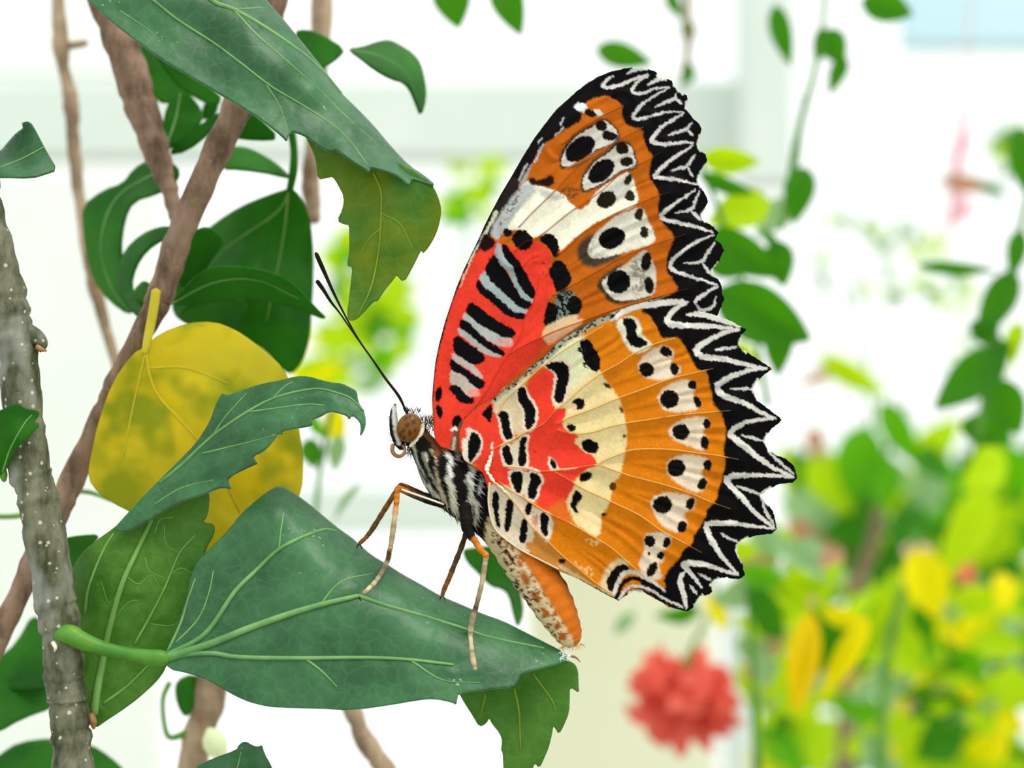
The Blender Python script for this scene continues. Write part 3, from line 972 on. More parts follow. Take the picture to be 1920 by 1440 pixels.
wing('forewing', fw_out, fw, ORA, fveins, fvm, .55, 'red, white and orange forewing', 1.5)
wing('hindwing', hw_out, hw, ORH, hveins, hvm, 0.0, 'orange hindwing with red root', 1.7)
wing('forewing', fw_out, fw, ORA, fveins, fvm, 3.2, 'forewing of the far side', 1.1, 5.0, True)
wing('hindwing', hw_out, hw, ORH, hveins, hvm, 3.9, 'hindwing of the far side', 1.5, 5.0, True)

# body: one continuous loft, head to tail
spine = np.array([(738, 818, 8), (746, 815, 17), (760, 812, 25), (776, 818, 25), (788, 834, 25), (802, 852, 32), (822, 874, 45), (845, 898, 52),
                  (866, 922, 52), (884, 944, 46), (902, 966, 37), (925, 990, 33), (950, 1018, 35), (975, 1050, 39), (1000, 1082, 42), (1023, 1113, 42),
                  (1044, 1150, 38), (1060, 1180, 31), (1071, 1202, 24), (1077, 1214, 14), (1079, 1218, 3)], float)
sp = spline(spine, 12)
tt = np.gradient(sp[:, :2], axis=0)
tt /= np.linalg.norm(tt, axis=1)[:, None]
nn = np.stack([-tt[:, 1], tt[:, 0]], 1)
NS = 72
V, C2, F = [], [], []
for i in range(len(sp)):
    seg = 1 + .025 * math.sin(i * .8) * (sp[i, 1] > 1000)
    for k in range(NS):
        a = 2 * math.pi * k / NS
        rr = sp[i, 2] * seg
        q = sp[i, :2] + nn[i] * rr * math.cos(a)
        V.append(flat([q], 2.1 - rr * .05 * .96 * math.sin(a))[0])
        C2.append(q)
for i in range(len(sp) - 1):
    for k in range(NS):
        F.append((i * NS + k, i * NS + (k + 1) % NS, (i + 1) * NS + (k + 1) % NS, (i + 1) * NS + k))
F.append(tuple(range(NS)))
F.append(tuple((len(sp) - 1) * NS + k for k in reversed(range(NS))))
C2 = np.array(C2)
bs = []
CR, CB = (208, 206, 190), (176, 176, 158)
b = lambda s, c, *a: bs.append(('p', P(s), c) + a)
# thorax stripes
for s, c, w_ in (('771,836 776,862 790,890 806,918 824,938', (186, 186, 168), 9), ('790,850 798,872 812,900 828,925', (150, 148, 130), 4),
                 ('797,850 800,862', CR, 5), ('808,845 816,862 818,880 822,905 830,930 838,950', (180, 164, 132), 6),
                 ('838,852 846,862 842,878 846,892', (232, 232, 222), 9), ('840,896 846,912 848,930 852,958', (200, 198, 174), 12),
                 ('880,870 886,884 878,895 884,908', (226, 226, 216), 10), ('878,898 882,916 880,940 878,965', (186, 186, 166), 9),
                 ('917,868 912,884 920,896 926,908', (236, 232, 220), 11), ('903,890 901,905 898,925', (196, 200, 200), 5), ('856,975 866,950 884,936 896,945', (176, 176, 160), 5),
                 ('890,940 893,962 888,980', (186, 184, 164), 8), ('848,828 852,842 858,855', (190, 176, 150), 8), ('818,812 826,828 834,842', (140, 96, 62), 14),
                 ('800,815 812,830 818,850', (120, 72, 40), 13)):
    bs.append(('s', P(s), c, w_, 4.0))
for s in ('768,838 778,870 800,905', '806,850 830,900', '862,870 860,905 868,935', '895,880 890,930'):
    bs.append(('s', P(s), (14, 12, 10), 5, 3.0))
# abdomen
b('925,985 955,990 1010,1040 1060,1090 1100,1180 1100,1215 1078,1216 1050,1180 1015,1120 975,1060 945,1030', (200, 106, 24), 1, 6)
b('915,960 940,985 965,1020 985,1060 1010,1095 1030,1130 1052,1165 1078,1205 1080,1235 1030,1225 995,1180 960,1135 930,1070 905,1010', (214, 192, 150), 1, 5)
for s in ('940,1040 956,1060 950,1066', '964,1078 975,1098 970,1106', '978,1112 994,1138 988,1142', '998,1150 1016,1172 1008,1176', '1020,1180 1038,1200 1032,1203',
          '930,1005 944,1028 938,1032', '952,1000 966,1020 958,1030', '950,1030 964,1052 956,1056'):
    bs.append(('p', P(s), (28, 20, 14), 1, 3.0))
for e in ((985, 1086, 7, 14, -20), (1003, 1120, 6, 13, -25), (1024, 1152, 6, 10, -30), (1046, 1178, 7, 9, -30), (1018, 1142, 4, 8, -30), (1056, 1196, 8, 8, 0), (975, 1060, 6, 10, -20)):
    bs.append(('e', e, (176, 92, 30), 0, 4.0))
bs.append(('p', P('925,1000 950,1000 1000,1070 1050,1160 1075,1200 1040,1215 985,1130 945,1060'), (150, 92, 44), 1, 5.0, .2))
bs.append(('p', P('915,995 935,1000 985,1085 1030,1170 1050,1215 1030,1215 985,1150 940,1070'), (40, 30, 20), 1, 5.0, .3))
for s in ('958,1062 972,1066 986,1064', '982,1108 996,1106 1008,1100', '1002,1142 1020,1136', '1020,1165 1038,1158', '1040,1190 1052,1182'):
    bs.append(('s', P(s), (232, 214, 176), 4, 4.0))
body = mesh('body', V, F, M['body'], bf, col=paint(C2, bs, (12, 10, 9)))

# eye, palps, tongue, antennae
def ellipsoid(name, c, rx, ry, rd, ang, depth, mat, parent, colf=None, nu=28, nv=18):
    V, F, Q = [], [], []
    a = math.radians(ang)
    for j in range(nv + 1):
        th = math.pi * j / nv
        for i in range(nu):
            ph = 2 * math.pi * i / nu
            u, v, d = rx * math.sin(th) * math.cos(ph), ry * math.sin(th) * math.sin(ph), rd * math.cos(th)
            q = (c[0] + u * math.cos(a) - v * math.sin(a), c[1] + u * math.sin(a) + v * math.cos(a))
            Q.append(q)
            V.append(flat([q], depth - d * .05)[0])
    for j in range(nv):
        for i in range(nu):
            F.append((j * nu + i, j * nu + (i + 1) % nu, (j + 1) * nu + (i + 1) % nu, (j + 1) * nu + i))
    return mesh(name, V, F, mat, parent, col=None if colf is None else colf(np.array(Q)))


M['eye'] = tint_mat('eye_facets', .3, .2, 0, 6000)
eye_sp = [('e', (763 + dx, 803 + dy, rx, ry, an), (70, 40, 16), 0, 4.0) for dx, dy, rx, ry, an in
          ((0, -6, 3.4, 4.6, 20), (-8, 4, 3.2, 5, 25), (12, -12, 4, 5.5, 10), (-2, -18, 3.4, 3, 0), (7, -21, 3, 3, 0), (6, 8, 3.5, 5, 0), (-6, 17, 3, 4, 20), (15, 4, 3, 6, 0), (-14, 12, 3, 5, 20))]
ellipsoid('eye', (765, 803), 22.5, 28, 20, 14, 1.0, M['eye'], bf, lambda q: paint(q, eye_sp, (124, 80, 28)), 40, 30)['label'] = 'brown mottled compound eye'
ellipsoid('eye', (765, 803), 22.5, 28, 20, 14, 3.2, M['eye'], bf, lambda q: paint(q, eye_sp, (124, 80, 28)))
palp_sp = [('s', P('736,764 738,785 741,810 746,832'), (206, 206, 196), 8, 2.5)]


def palp(depth):
    q = spline(np.array([(738, 758, 1.5), (735, 770, 5), (735, 790, 7.5), (738, 812, 9), (745, 830, 9), (752, 842, 6)], float), 8)
    v, f = tube_geo(flat(q[:, :2], depth), q[:, 2] * PX, 16)
    c = paint(np.stack([v[:, 0] / PX + 960, 720 - v[:, 2] / PX], 1), palp_sp, (20, 17, 15))
    mesh('palp', v, f, M['body'], bf, col=c)['label'] = 'black and white mouth palp'


palp(1.6)
palp(2.8)
rim = spline(np.array([(792, 790, 2), (790, 806, 5), (782, 822, 6), (772, 834, 5), (766, 838, 2)], float), 6)
tube('head_band', flat(rim[:, :2], 1.15), rim[:, 2] * PX, M['vein_cream'], body, 10)
th = np.linspace(3.8, -.9, 40)
rr = np.linspace(15, 10, 40)
M['tongue'] = plain('tongue_brown', (120, 60, 24), .35, .5, (170, 130, 80), 900)
tube('proboscis', flat(np.stack([747 + rr * np.cos(th) * .95, 844 + rr * np.sin(th)], 1), 1.3), np.linspace(4.2, 3, 40) * PX, M['tongue'], bf, 8)
M['antenna'] = plain('antenna_black', (8, 6, 5), .5, .1, (36, 18, 10), 900)
for s, d in (('762,776 757,764 747,742 724,712 700,678 672,638 645,590 624,548 608,512 597,487 591,473', (1.2, .4)), ('757,772 750,758 738,738 714,706 690,670 660,628 630,585 612,562 598,540 588,526 584,521', (3.0, 4.0))):
    q = spline(P(s), 6)
    n_ = len(q)
    r = 1.7 + 2.5 * np.clip((np.linspace(0, 1, n_) - .6) / .25, 0, 1) + np.where(np.arange(n_) < 4, 1.2, 0)
    r[-3:] *= [.95, .8, .5]
    tube('antenna', flat(q, np.linspace(d[0], d[1], n_)), r * PX, M['antenna'], bf, 8)

# ------------------------------------------------------------------ leaves in focus
def leaf(name, parent, patches, veins, step=3.0, thick=.00022, label=None, smooth_out=1, quilt=.2):
    """patches: (outline, depth control, material key); veins: (points, radius, key, patch index)"""
    V, Fs, mi, mats, fields = [], [], [], [], []
    n = 0
    for k, (out, ctrl, mk) in enumerate(patches):
        o = P(out) if isinstance(out, str) else out
        if smooth_out:
            o = chaikin(o, smooth_out)
        v, f = patch(densify(o, 4), step)
        vv = [spline(P(x[0]), 4) for x in veins if x[3] == k]

        def fd(z, f0=tps(ctrl), vv=vv, k=k):
            d = f0(z)
            if vv:
                d = d - quilt * (1 - np.exp(-(np.minimum(near_veins(z, vv), 60) / 20.) ** 1.4))
            return d + .25 * vnoise(z[:, 0], z[:, 1], 55, k + 1) + .10 * vnoise(z[:, 0], z[:, 1], 20, k + 2)
        fields.append(fd)
        d = fd(v)
        V.append(at(v, d))
        Fs.append(f + n)
        n += len(v)
        if mk not in mats:
            mats.append(mk)
        mi.append(np.full(len(f), mats.index(mk)))
    ob = mesh(name, np.vstack(V), np.vstack(Fs), [M[m] for m in mats], parent, midx=np.concatenate(mi), solid=thick)
    if label:
        ob['label'] = label
    for pts, r, mk, k in veins:
        s = spline(P(pts), 5)
        d = fields[k](s) - .11 - r * .018
        rad = np.linspace(r, r * .45, len(s))
        tube('vein', at(s, d), rad * PX, M[mk], ob, 8, .8)
    ob2 = ob
    return ob2, fields


# grey branch and its three leaves
gb = thing('hibiscus_branch', 'grey speckled branch that carries the curled leaf under the butterfly', 'branch', tuple(at([(138, 1600)], -.5)[0]))
st = ptube('stem', [(-90, -200, 0, 27), (-60, 100, 0, 28), (-40, 260, 0, 29), (-27, 400, 0, 32), (10, 540, 0, 35), (30, 640, -.2, 36), (43, 767, -.3, 36), (56, 880, -.4, 38), (78, 960, -.5, 37),
                    (104, 1120, -.5, 39), (117, 1200, -.5, 38), (121, 1280, -.5, 37), (129, 1330, -.5, 37), (138, 1440, -.5, 37), (150, 1600, -.5, 38)],
           M['bark_grey'], gb, 28, 14, 2.0)
ptube('bud_scar', [(50, 618, -.3, 14), (68, 632, -.4, 15), (78, 645, -.5, 12), (76, 658, -.5, 5)], M['bark_grey'], st, 12)
ptube('bud_tip', [(70, 650, -.8, 7), (78, 655, -.9, 5), (88, 658, -.9, 1)], M['tongue'], st, 8)
ptube('bud_scar', [(168, 1340, -.3, 8), (174, 1352, -.4, 8), (176, 1366, -.5, 3)], M['tongue'], st, 8)
ptube('thorn', [(100, 1205, -2.2, 5), (104, 1214, -2.6, 4), (102, 1222, -2.6, 1)], M['vein_cream'], st, 8)
RNGL = random.Random(4)
leafC, fC = leaf('leaf', gb, [
    ('''308,1228 320,1205 333,1170 350,1120 358,1080 370,1053 400,1023 430,993 453,963 483,937 510,917 527,912 547,923 580,947 607,970 640,997 657,1008
673,1022 695,1042 723,1058 753,1078 790,1098 811,1111 835,1123 862,1134 903,1152 944,1166 985,1187 1016,1203 1048,1219 1070,1234 1050,1244 1011,1254
976,1263 973,1275 964,1288 922,1292 860,1300 857,1312 856,1322 848,1317 816,1310 783,1313 720,1324 658,1332 602,1329 519,1327 490,1323 457,1313 423,1295
394,1277 356,1263 313,1254''',
     [(308, 1235, -1.2), (330, 1180, -.6), (370, 1053, .6), (527, 912, 4.6), (600, 965, 4.4), (673, 1022, 4.0), (750, 1076, 3.6), (835, 1123, 3.2), (940, 1165, 2.6), (1048, 1219, 2.0), (527, 950, 1.6), (600, 1005, 1.2), (673, 1062, .8), (750, 1112, .5), (835, 1155, .3), (940, 1192, .5), (500, 1160, -2.2), (500, 1323, -3.6), (720, 1200, -2.2),
      (720, 1324, -4.4), (856, 1319, -4.2), (964, 1288, -2.4), (900, 1230, -1.6), (400, 1277, -2.6), (480, 1050, .2)], 'leaf_top'),
    ('''600,975 680,1030 760,1084 840,1130 903,1156 985,1192 1048,1223 1066,1239 1078,1245 1084,1259 1084,1280 1086,1301 1078,1293 1068,1289 1068,1310 1067,1335
1058,1358 1048,1377 1042,1366 1037,1360 1034,1380 1029,1400 1020,1422 1011,1441 1003,1429 996,1450 985,1480 968,1500 950,1480 944,1440 943,1410 939,1408 942,1389 937,1375 922,1357 917,1345 913,1356 899,1364 886,1342
872,1320 855,1290 800,1240 700,1120''',
     [(600, 975, 4.6), (760, 1084, 4.0), (903, 1156, 3.4), (1048, 1223, 2.4), (860, 1300, 3.2), (960, 1300, 3.4), (1070, 1300, 2.0), (960, 1480, 2.2), (1040, 1380, 1.6), (800, 1240, 4)], 'leaf_under')],
    [('309,1233 340,1225 400,1205 467,1178 540,1152 600,1134 650,1122 672,1117', 8.5, 'rib_pale', 0), ('672,1117 720,1134 777,1150 860,1175 920,1195 1020,1215', 4.0, 'rib_pale', 0),
     ('312,1229 370,1200 400,1170 440,1110 480,1070 523,1030 567,1007 607,993 630,996', 5.5, 'rib_pale', 0), ('523,1030 526,1000 532,960', 2.6, 'rib_pale', 0),
     ('314,1222 338,1170 352,1125 366,1085', 3.0, 'rib_pale', 0), ('312,1237 350,1227 400,1225 450,1232 560,1234 680,1233 760,1236 850,1246', 5.5, 'rib_pale', 0),
     ('575,1236 605,1260 632,1288', 2.2, 'rib_pale', 0), ('330,1205 372,1160 392,1110 400,1070', 2.2, 'rib_pale', 0), ('600,1134 640,1090 700,1075', 2, 'rib_pale', 0), ('770,1238 830,1275 900,1280', 2, 'rib_pale', 0),
     ('964,1290 973,1333 976,1404', 2.6, 'rib_lime', 1), ('1000,1263 1033,1310 1042,1332', 2.2, 'rib_lime', 1), ('910,1302 905,1325 900,1345', 1.8, 'rib_lime', 1)],
    2.6, label='large green leaf, curled over, with a lobed tip')
ptube('petiole', [(112, 1188, -1.6, 17), (132, 1190, -2.2, 19), (150, 1200, -2.2, 17.5), (190, 1215, -2, 14), (240, 1226, -1.8, 12.5), (275, 1232, -1.6, 15), (300, 1234, -1.4, 16), (316, 1234, -1.2, 11)], M['petiole'], leafC, 16)
ptube('tip_thread', [(1070, 1230, 1, 2.5), (1080, 1233, .9, 2), (1088, 1241, .8, 1)], M['tongue'], leafC, 6)
fold = '''213,993 240,963 267,933 300,900 333,867 367,833 393,793 404,762 412,745 418,737 428,742 450,733 475,725 500,718 533,712 553,706 580,706 600,712 620,717 642,719
660,728 669,733 671,752 682,770 687,790 683,808 674,820 677,800 673,788 660,778 655,789 651,779 630,773 617,771 600,782 583,787 589,798 558,803 527,809 531,815 521,813 510,830 493,847
474,855 479,863 485,869 473,873 427,896 430,908 435,918 417,914 400,919 383,927 333,943 277,977 235,1000'''
leafE, fE = leaf('leaf', gb, [
    ('''133,1087 140,1060 157,1033 187,1010 213,991 240,970 300,930 383,905 394,925 390,967 379,980 403,982 402,1003 386,1028 380,1060 365,1100 345,1160 330,1200
311,1254 291,1281 258,1310 224,1335 195,1353 178,1366 166,1345 152,1290 146,1240 150,1200 155,1180 145,1147 136,1110''',
     [(134, 1087, 4.2), (140, 1060, 4.2), (213, 993, 3.4), (165, 1090, 2.0), (185, 1040, 2.0), (390, 950, 3.6), (400, 1003, 3.4), (160, 1180, 2.6), (250, 1120, 1.8), (311, 1254, 2.6), (180, 1360, 1.0)], 'leaf_under'),
    (fold, [(213, 993, 2.0), (300, 900, 2.4), (393, 793, 2.2), (420, 740, 1.8), (560, 706, 1.6), (680, 780, .6), (674, 818, 0), (583, 787, -.2), (475, 860, -.4), (430, 912, .0), (333, 943, .8), (500, 760, .6), (350, 890, 1.2)], 'leaf_top')],
    [('176,1340 183,1290 192,1245 200,1200 227,1100 257,1033 285,975', 8.5, 'rib_under', 0), ('160,1150 167,1100 193,1033 213,1000', 3.5, 'rib_under', 0), ('253,1207 283,1153 310,1100 337,1037 367,1003', 3, 'rib_under', 0),
     ('195,1318 240,1285 285,1240', 3, 'rib_under', 0), ('227,1100 205,1130 190,1090', 1.1, 'rib_under', 0), ('236,1080 260,1095 283,1078 300,1100', 1.1, 'rib_under', 0), ('272,1045 280,1070 312,1085', 1.1, 'rib_under', 0),
     ('322,1075 340,1065 360,1075', 1.1, 'rib_under', 0), ('283,1170 320,1173 345,1160', 1.1, 'rib_under', 0), ('210,1165 240,1130 262,1125', 1.1, 'rib_under', 0), ('308,985 312,1020 337,1037', 1.1, 'rib_under', 0), ('290,1000 300,975 325,970', 1.6, 'rib_under', 0),
     ('300,905 340,872 370,843 400,816 433,792 467,770 500,752 533,740 567,732 600,729 633,737 658,747 682,770', 3.2, 'rib_pale', 1), ('398,818 420,785 437,765 462,737', 2.0, 'rib_pale', 1), ('512,746 533,725 550,715', 1.8, 'rib_pale', 1),
     ('380,850 430,838 470,828 520,815', 1.8, 'rib_pale', 1), ('467,772 520,765 575,758 610,760', 1.8, 'rib_pale', 1), ('290,945 340,915 400,900', 1.6, 'rib_pale', 1)],
    2.6, label='leaf showing its paler lower face, its edge folded over', quilt=.4)
leaf('leaf', gb, [('''-40,800 -10,775 10,765 35,755 45,766 60,768 72,770 74,780 62,792 77,796 58,815 40,830 25,855 12,880 0,892 -20,890 -50,850''',
                   [(-40, 820, -2), (35, 755, -4), (70, 780, -3), (0, 890, -1.5), (30, 820, -4.5)], 'leaf_mid')],
     [('5,885 20,840 45,795 60,778', 2, 'rib_pale', 0)], 2.6, label='small green leaf against the grey stem')
ptube('bud', [(-5, 870, -1, 8), (5, 888, -1.2, 9), (8, 902, -1.2, 4)], M['petiole'], st, 10)

# large leaf over the butterfly
tl = thing('hanging_leaf', 'large blue-green leaf reaching in above the butterfly, its yellow-green tip folded under', 'leaf', tuple(at([(330, -100)], -1)[0]))
leaf('blade', tl, [
    ('''163,0 187,20 200,34 247,70 300,110 350,140 400,170 447,197 493,227 530,256 538,266 540,257 547,247 562,251 577,258 600,277 622,286 628,280 660,303 683,317 694,326 692,313 727,323 750,333
768,350 770,335 793,342 819,351 795,330 767,313 733,277 700,237 667,203 633,170 613,140 587,107 557,70 530,37 497,0 460,-50 400,-100 300,-120 200,-90 140,-30''',
     [(163, 0, -1.5), (300, 110, -3.2), (447, 197, -3.4), (600, 277, -2.6), (750, 333, -1.2), (819, 351, .4), (767, 313, 2.2), (700, 237, 3.2), (633, 170, 3.4), (587, 107, 3.4), (497, 0, 3.4), (735, 300, .2), (672, 232, .2), (600, 160, .2), (560, 110, .2), (480, 25, .2), (400, 80, -1.4), (550, 180, -1.2), (300, -120, 1), (380, -20, -.6)], 'leaf_top'),
    ('''540,200 590,240 650,280 720,290 800,335 814,352 822,370 828,393 824,418 817,440 803,465 792,477 791,467 784,481 772,505 757,531 743,515 741,521 722,543 706,568 703,562 677,592 664,602 653,600 651,585 653,572 658,530
661,499 650,500 655,470 655,443 655,421 645,421 632,414 643,393 646,370 634,347 624,331 613,334 596,337 594,310 590,290 570,250''',
     [(590, 240, 1.0), (720, 290, .8), (810, 350, .6), (828, 393, 1.2), (800, 465, 1.6), (660, 600, .6), (650, 420, .8), (596, 330, 1.2), (720, 420, .2)], 'leaf_turning')],
    [('340,-60 397,0 437,17 500,53 567,100 607,136 640,175', 5.0, 'rib_pale', 0), ('437,17 483,67 533,110 593,163', 2.6, 'rib_pale', 0), ('260,-20 287,0 333,37 400,80 450,117 510,163 580,205 643,250 690,310', 2.6, 'rib_pale', 0),
     ('437,17 470,16 497,15 520,30', 2.2, 'rib_pale', 0), ('593,163 640,210 700,265 752,322', 1.8, 'rib_pale', 0), ('225,20 270,50 300,75', 1.4, 'rib_pale', 0), ('500,160 525,200 540,245', 1.4, 'rib_pale', 0),
     ('700,323 712,350 715,383 710,467 695,540 668,596', 2.6, 'rib_lime', 1), ('715,400 750,420 775,470', 1.5, 'rib_lime', 1), ('712,430 690,450 675,480', 1.5, 'rib_lime', 1)], 2.6)

# ------------------------------------------------------------------ legs (set on the curled leaf)
fc = fC[0]
on = lambda x, y, k=.30: float(fc(np.array([[x, y]]))[0]) - k
lg_cols = {'k': (22, 18, 15), 'c': (150, 140, 112), 'o': (190, 112, 36), 't': (176, 158, 124), 'b': (120, 72, 34), 'd': (84, 62, 38)}


def leg(rows, parent=bf, label=None):
    a = np.array([r[:4] for r in rows], float)
    c = np.array([lin(lg_cols[r[4]]) for r in rows])
    q = spline(a, 9)
    n_ = len(q)
    u = np.linspace(0, len(rows) - 1, n_)
    cc = np.stack([np.interp(u, range(len(rows)), c[:, k]) for k in range(3)], 1)
    cc *= (1 + 1.1 * vnoise(np.arange(n_) * 5., np.zeros(n_) + a[0, 0], 7, 2))[:, None]
    q[:, 3] *= 1 + .3 * vnoise(np.arange(n_) * 5., np.zeros(n_) + a[0, 1], 9, 3)
    o = tube('leg', flat(q[:, :2], q[:, 2]), q[:, 3] * PX, M['hair'], parent, 10, 1, cc)
    if label:
        o['label'] = label
    for s in (-1, 1):
        e = a[-1]
        tube('claw', flat([(e[0], e[1]), (e[0] + s * 4, e[1] + 5), (e[0] + s * 5, e[1] + 11)], [e[2], e[2] - .1, e[2]]), np.array([1.4, 1.1, .4]) * PX, M['antenna'], o, 5)
    # spines along the shin
    S, Ff = [], []
    for k in range(n_ // 2, n_ - 2, 3):
        for s in (-1, 1):
            x, y, d, r = q[k]
            base = len(S)
            S += list(flat([(x - .8, y), (x + .8, y), (x + s * (r + 5), y + 5)], [d, d, d - .1]))
            Ff.append((base, base + 1, base + 2))
    mesh('spines', S, Ff, M['antenna'], o, smooth=False)


leg([(842, 944, 1.2, 9, 'k'), (826, 945, .6, 8, 'k'), (800, 937, .2, 7.5, 'k'), (772, 926, -.1, 6.5, 'd'), (752, 917, -.3, 6, 'o'), (746, 917, -.4, 5.6, 'o'), (744, 940, -.4, 5.2, 'o'), (740, 975, -.5, 5, 't'),
     (734, 1020, -.5, 4.6, 't'), (731, 1032, -.5, 4.4, 'b'), (722, 1058, on(722, 1066), 4.6, 't'), (706, 1088, on(706, 1088), 4.6, 't'), (690, 1104, on(690, 1104), 4.4, 't'), (676, 1116, on(676, 1116), 3.4, 'd')])
tube('leg_stripe', flat(spline(P('832,946 800,934 772,924 754,917'), 5), spline(np.array([[.2, 0], [-.18, 0], [-.42, 0], [-.55, 0]]), 5)[:, 0]), 2.0 * PX, M['vein_cream'], bf.children[-1] if False else body, 6)
leg([(840, 944, 3.0, 7, 'k'), (800, 936, 3.2, 6.5, 'k'), (754, 916, 3.0, 5.5, 'b'), (744, 918, 2.8, 5, 'b'), (720, 955, 2.4, 5, 'b'), (697, 992, 2.0, 5, 'd'), (688, 1005, 1.9, 4.4, 'd'), (680, 1014, 1.8, 4, 'b'), (671, 1022, 1.4, 3.6, 'b')])
leg([(872, 945, .2, 13, 'k'), (874, 975, -.3, 12, 'k'), (876, 990, -.4, 10, 'k'), (884, 1005, -.5, 8, 'k'), (890, 1012, -.6, 6.5, 'o'), (902, 1030, -.8, 6.2, 'o'), (911, 1039, -.9, 6.2, 'o'), (910, 1052, -.9, 5, 't'),
     (904, 1090, -1.0, 4.8, 't'), (893, 1135, -1.1, 4.6, 'd'), (887, 1155, min(-1.1, on(887, 1160)), 5.4, 't'), (882, 1190, on(882, 1190), 5.2, 't'), (886, 1220, on(886, 1220), 5.4, 't'), (892, 1246, on(892, 1246), 4.4, 't')])
leg([(880, 975, 3.0, 8, 'k'), (873, 1003, 3.0, 6, 'k'), (862, 1035, 2.8, 5, 'd'), (848, 1070, 2.4, 5, 'd'), (840, 1090, 2.1, 4.6, 'b'), (832, 1108, 1.8, 4.4, 'b'), (828, 1120, 1.5, 4, 'b')])

# fuzz of the thorax, wing root and tail
S, Ff, Cc = [], [], []
rr_ = random.Random(9)


def hair(x, y, d, ang, ln, col, wd=1.0):
    b0 = len(S)
    ca, sa = math.cos(ang), math.sin(ang)
    pts = [(x - sa * wd, y + ca * wd), (x + sa * wd, y - ca * wd), (x + ca * ln, y + sa * ln)]
    S.extend(flat(pts, [d, d, d - rr_.uniform(.0, .25)]))
    Ff.append((b0, b0 + 1, b0 + 2))
    Cc.extend([lin(col)] * 3)


for _ in range(900):
    i = rr_.randint(40, 128)
    x, y, r = sp[i]
    a = rr_.uniform(-1.25, 1.25)
    q = sp[i, :2] + nn[i] * r * math.sin(a)
    d = 2.1 - r * .048 * math.cos(a) - .05
    dr = math.atan2(tt[i, 1], tt[i, 0]) + rr_.uniform(-.25, .25) + a * .25
    j = (i * NS + int(NS * (.25 - a / (2 * math.pi)))) if False else None
    pc = paint(np.array([q]), bs, (20, 17, 15))[0]
    hair(q[0], q[1], d, dr, rr_.uniform(8, 18), 255 * np.where(pc < .0031, pc * 12.92, 1.055 * pc ** (1 / 2.4) - .055), .9)
for _ in range(110):                                      # crest behind the head and under the chin
    x, y = rr_.uniform(788, 812), rr_.uniform(785, 815)
    hair(x, y, rr_.uniform(.8, 2.6), rr_.uniform(-2.2, -1.0), rr_.uniform(8, 18), rr_.choice([(70, 50, 34), (30, 26, 22), (140, 110, 80)]), .8)
for _ in range(40):
    hair(rr_.uniform(758, 785), rr_.uniform(768, 778), rr_.uniform(1.2, 2.6), rr_.uniform(-2.2, -.9), rr_.uniform(6, 12), (40, 36, 30), .7)
for _ in range(24):
    hair(rr_.uniform(760, 775), rr_.uniform(838, 850), rr_.uniform(1.4, 2.6), rr_.uniform(1.2, 1.9), rr_.uniform(14, 24), (80, 72, 50), .7)
for _ in range(46):
    hair(rr_.uniform(728, 738), rr_.uniform(780, 830), rr_.uniform(1.5, 2.8), math.pi + rr_.uniform(-.2, .2), rr_.uniform(6, 12), (90, 110, 70), .35)
for _ in range(110):
    x = rr_.uniform(1050, 1096)
    hair(x, 1222 - (x - 1050) * .16, rr_.uniform(1.0, 3.0), rr_.uniform(.8, 2.0), rr_.uniform(5, 11), rr_.choice([(230, 210, 170), (214, 160, 90), (236, 226, 200)]), .9)
for _ in range(60):
    hair(rr_.uniform(1052, 1070), rr_.uniform(1222, 1238), rr_.uniform(.2, .8), rr_.uniform(0, 6.2), rr_.uniform(4, 9), (238, 240, 238), .8)
fz = mesh('fuzz', S, Ff, M['hair'], bf, smooth=False, col=np.array(Cc))
fz['kind'] = 'stuff'
# pale scale cords along the wing root
for s, d, r in (('923,846 919,860 913,876 915,886 922,897 930,908', -.6, 4.0), ('925,903 940,915 960,932', -.35, 2.0)):
    q = densify(spline(P(s), 6), 1.5, False)
    q += np.stack([vnoise(q[:, 0], q[:, 1], 4, 1), vnoise(q[:, 0], q[:, 1], 4, 2)], 1) * 4
    rad = r * np.sin(np.linspace(.25, 2.9, len(q))) * (1 + 1.2 * vnoise(q[:, 0], q[:, 1], 3, 5))
    tube('wing_root_cord', flat(q, d), rad * PX, M['vein_cream'], body, 8, .5)

# ------------------------------------------------------------------ middle ground: stems and softer leaves
def single(name, label, patches, veins=(), step=5, group=None, cat='leaf', stalk=None):
    o = P(patches[0][0])
    t = thing(name, label, cat, tuple(at([o[0]], patches[0][1][0][2])[0]), group)
    b_, _ = leaf('blade', t, patches, list(veins), step, .0002)
    if stalk:
        ptube('petiole', stalk, M['leaf_mid'], t, 8)
    return t


def sub(parent, out, ctrl, mk, veins=(), step=5, stalk=None, label=None):
    b_, _ = leaf('leaf', parent, [(out, ctrl, mk)], list(veins), step, .0002, label)
    if stalk:
        ptube('petiole', stalk[1:] if isinstance(stalk[0], str) else stalk, M[stalk[0]] if isinstance(stalk[0], str) else M['petiole'], b_, 8)
    return b_


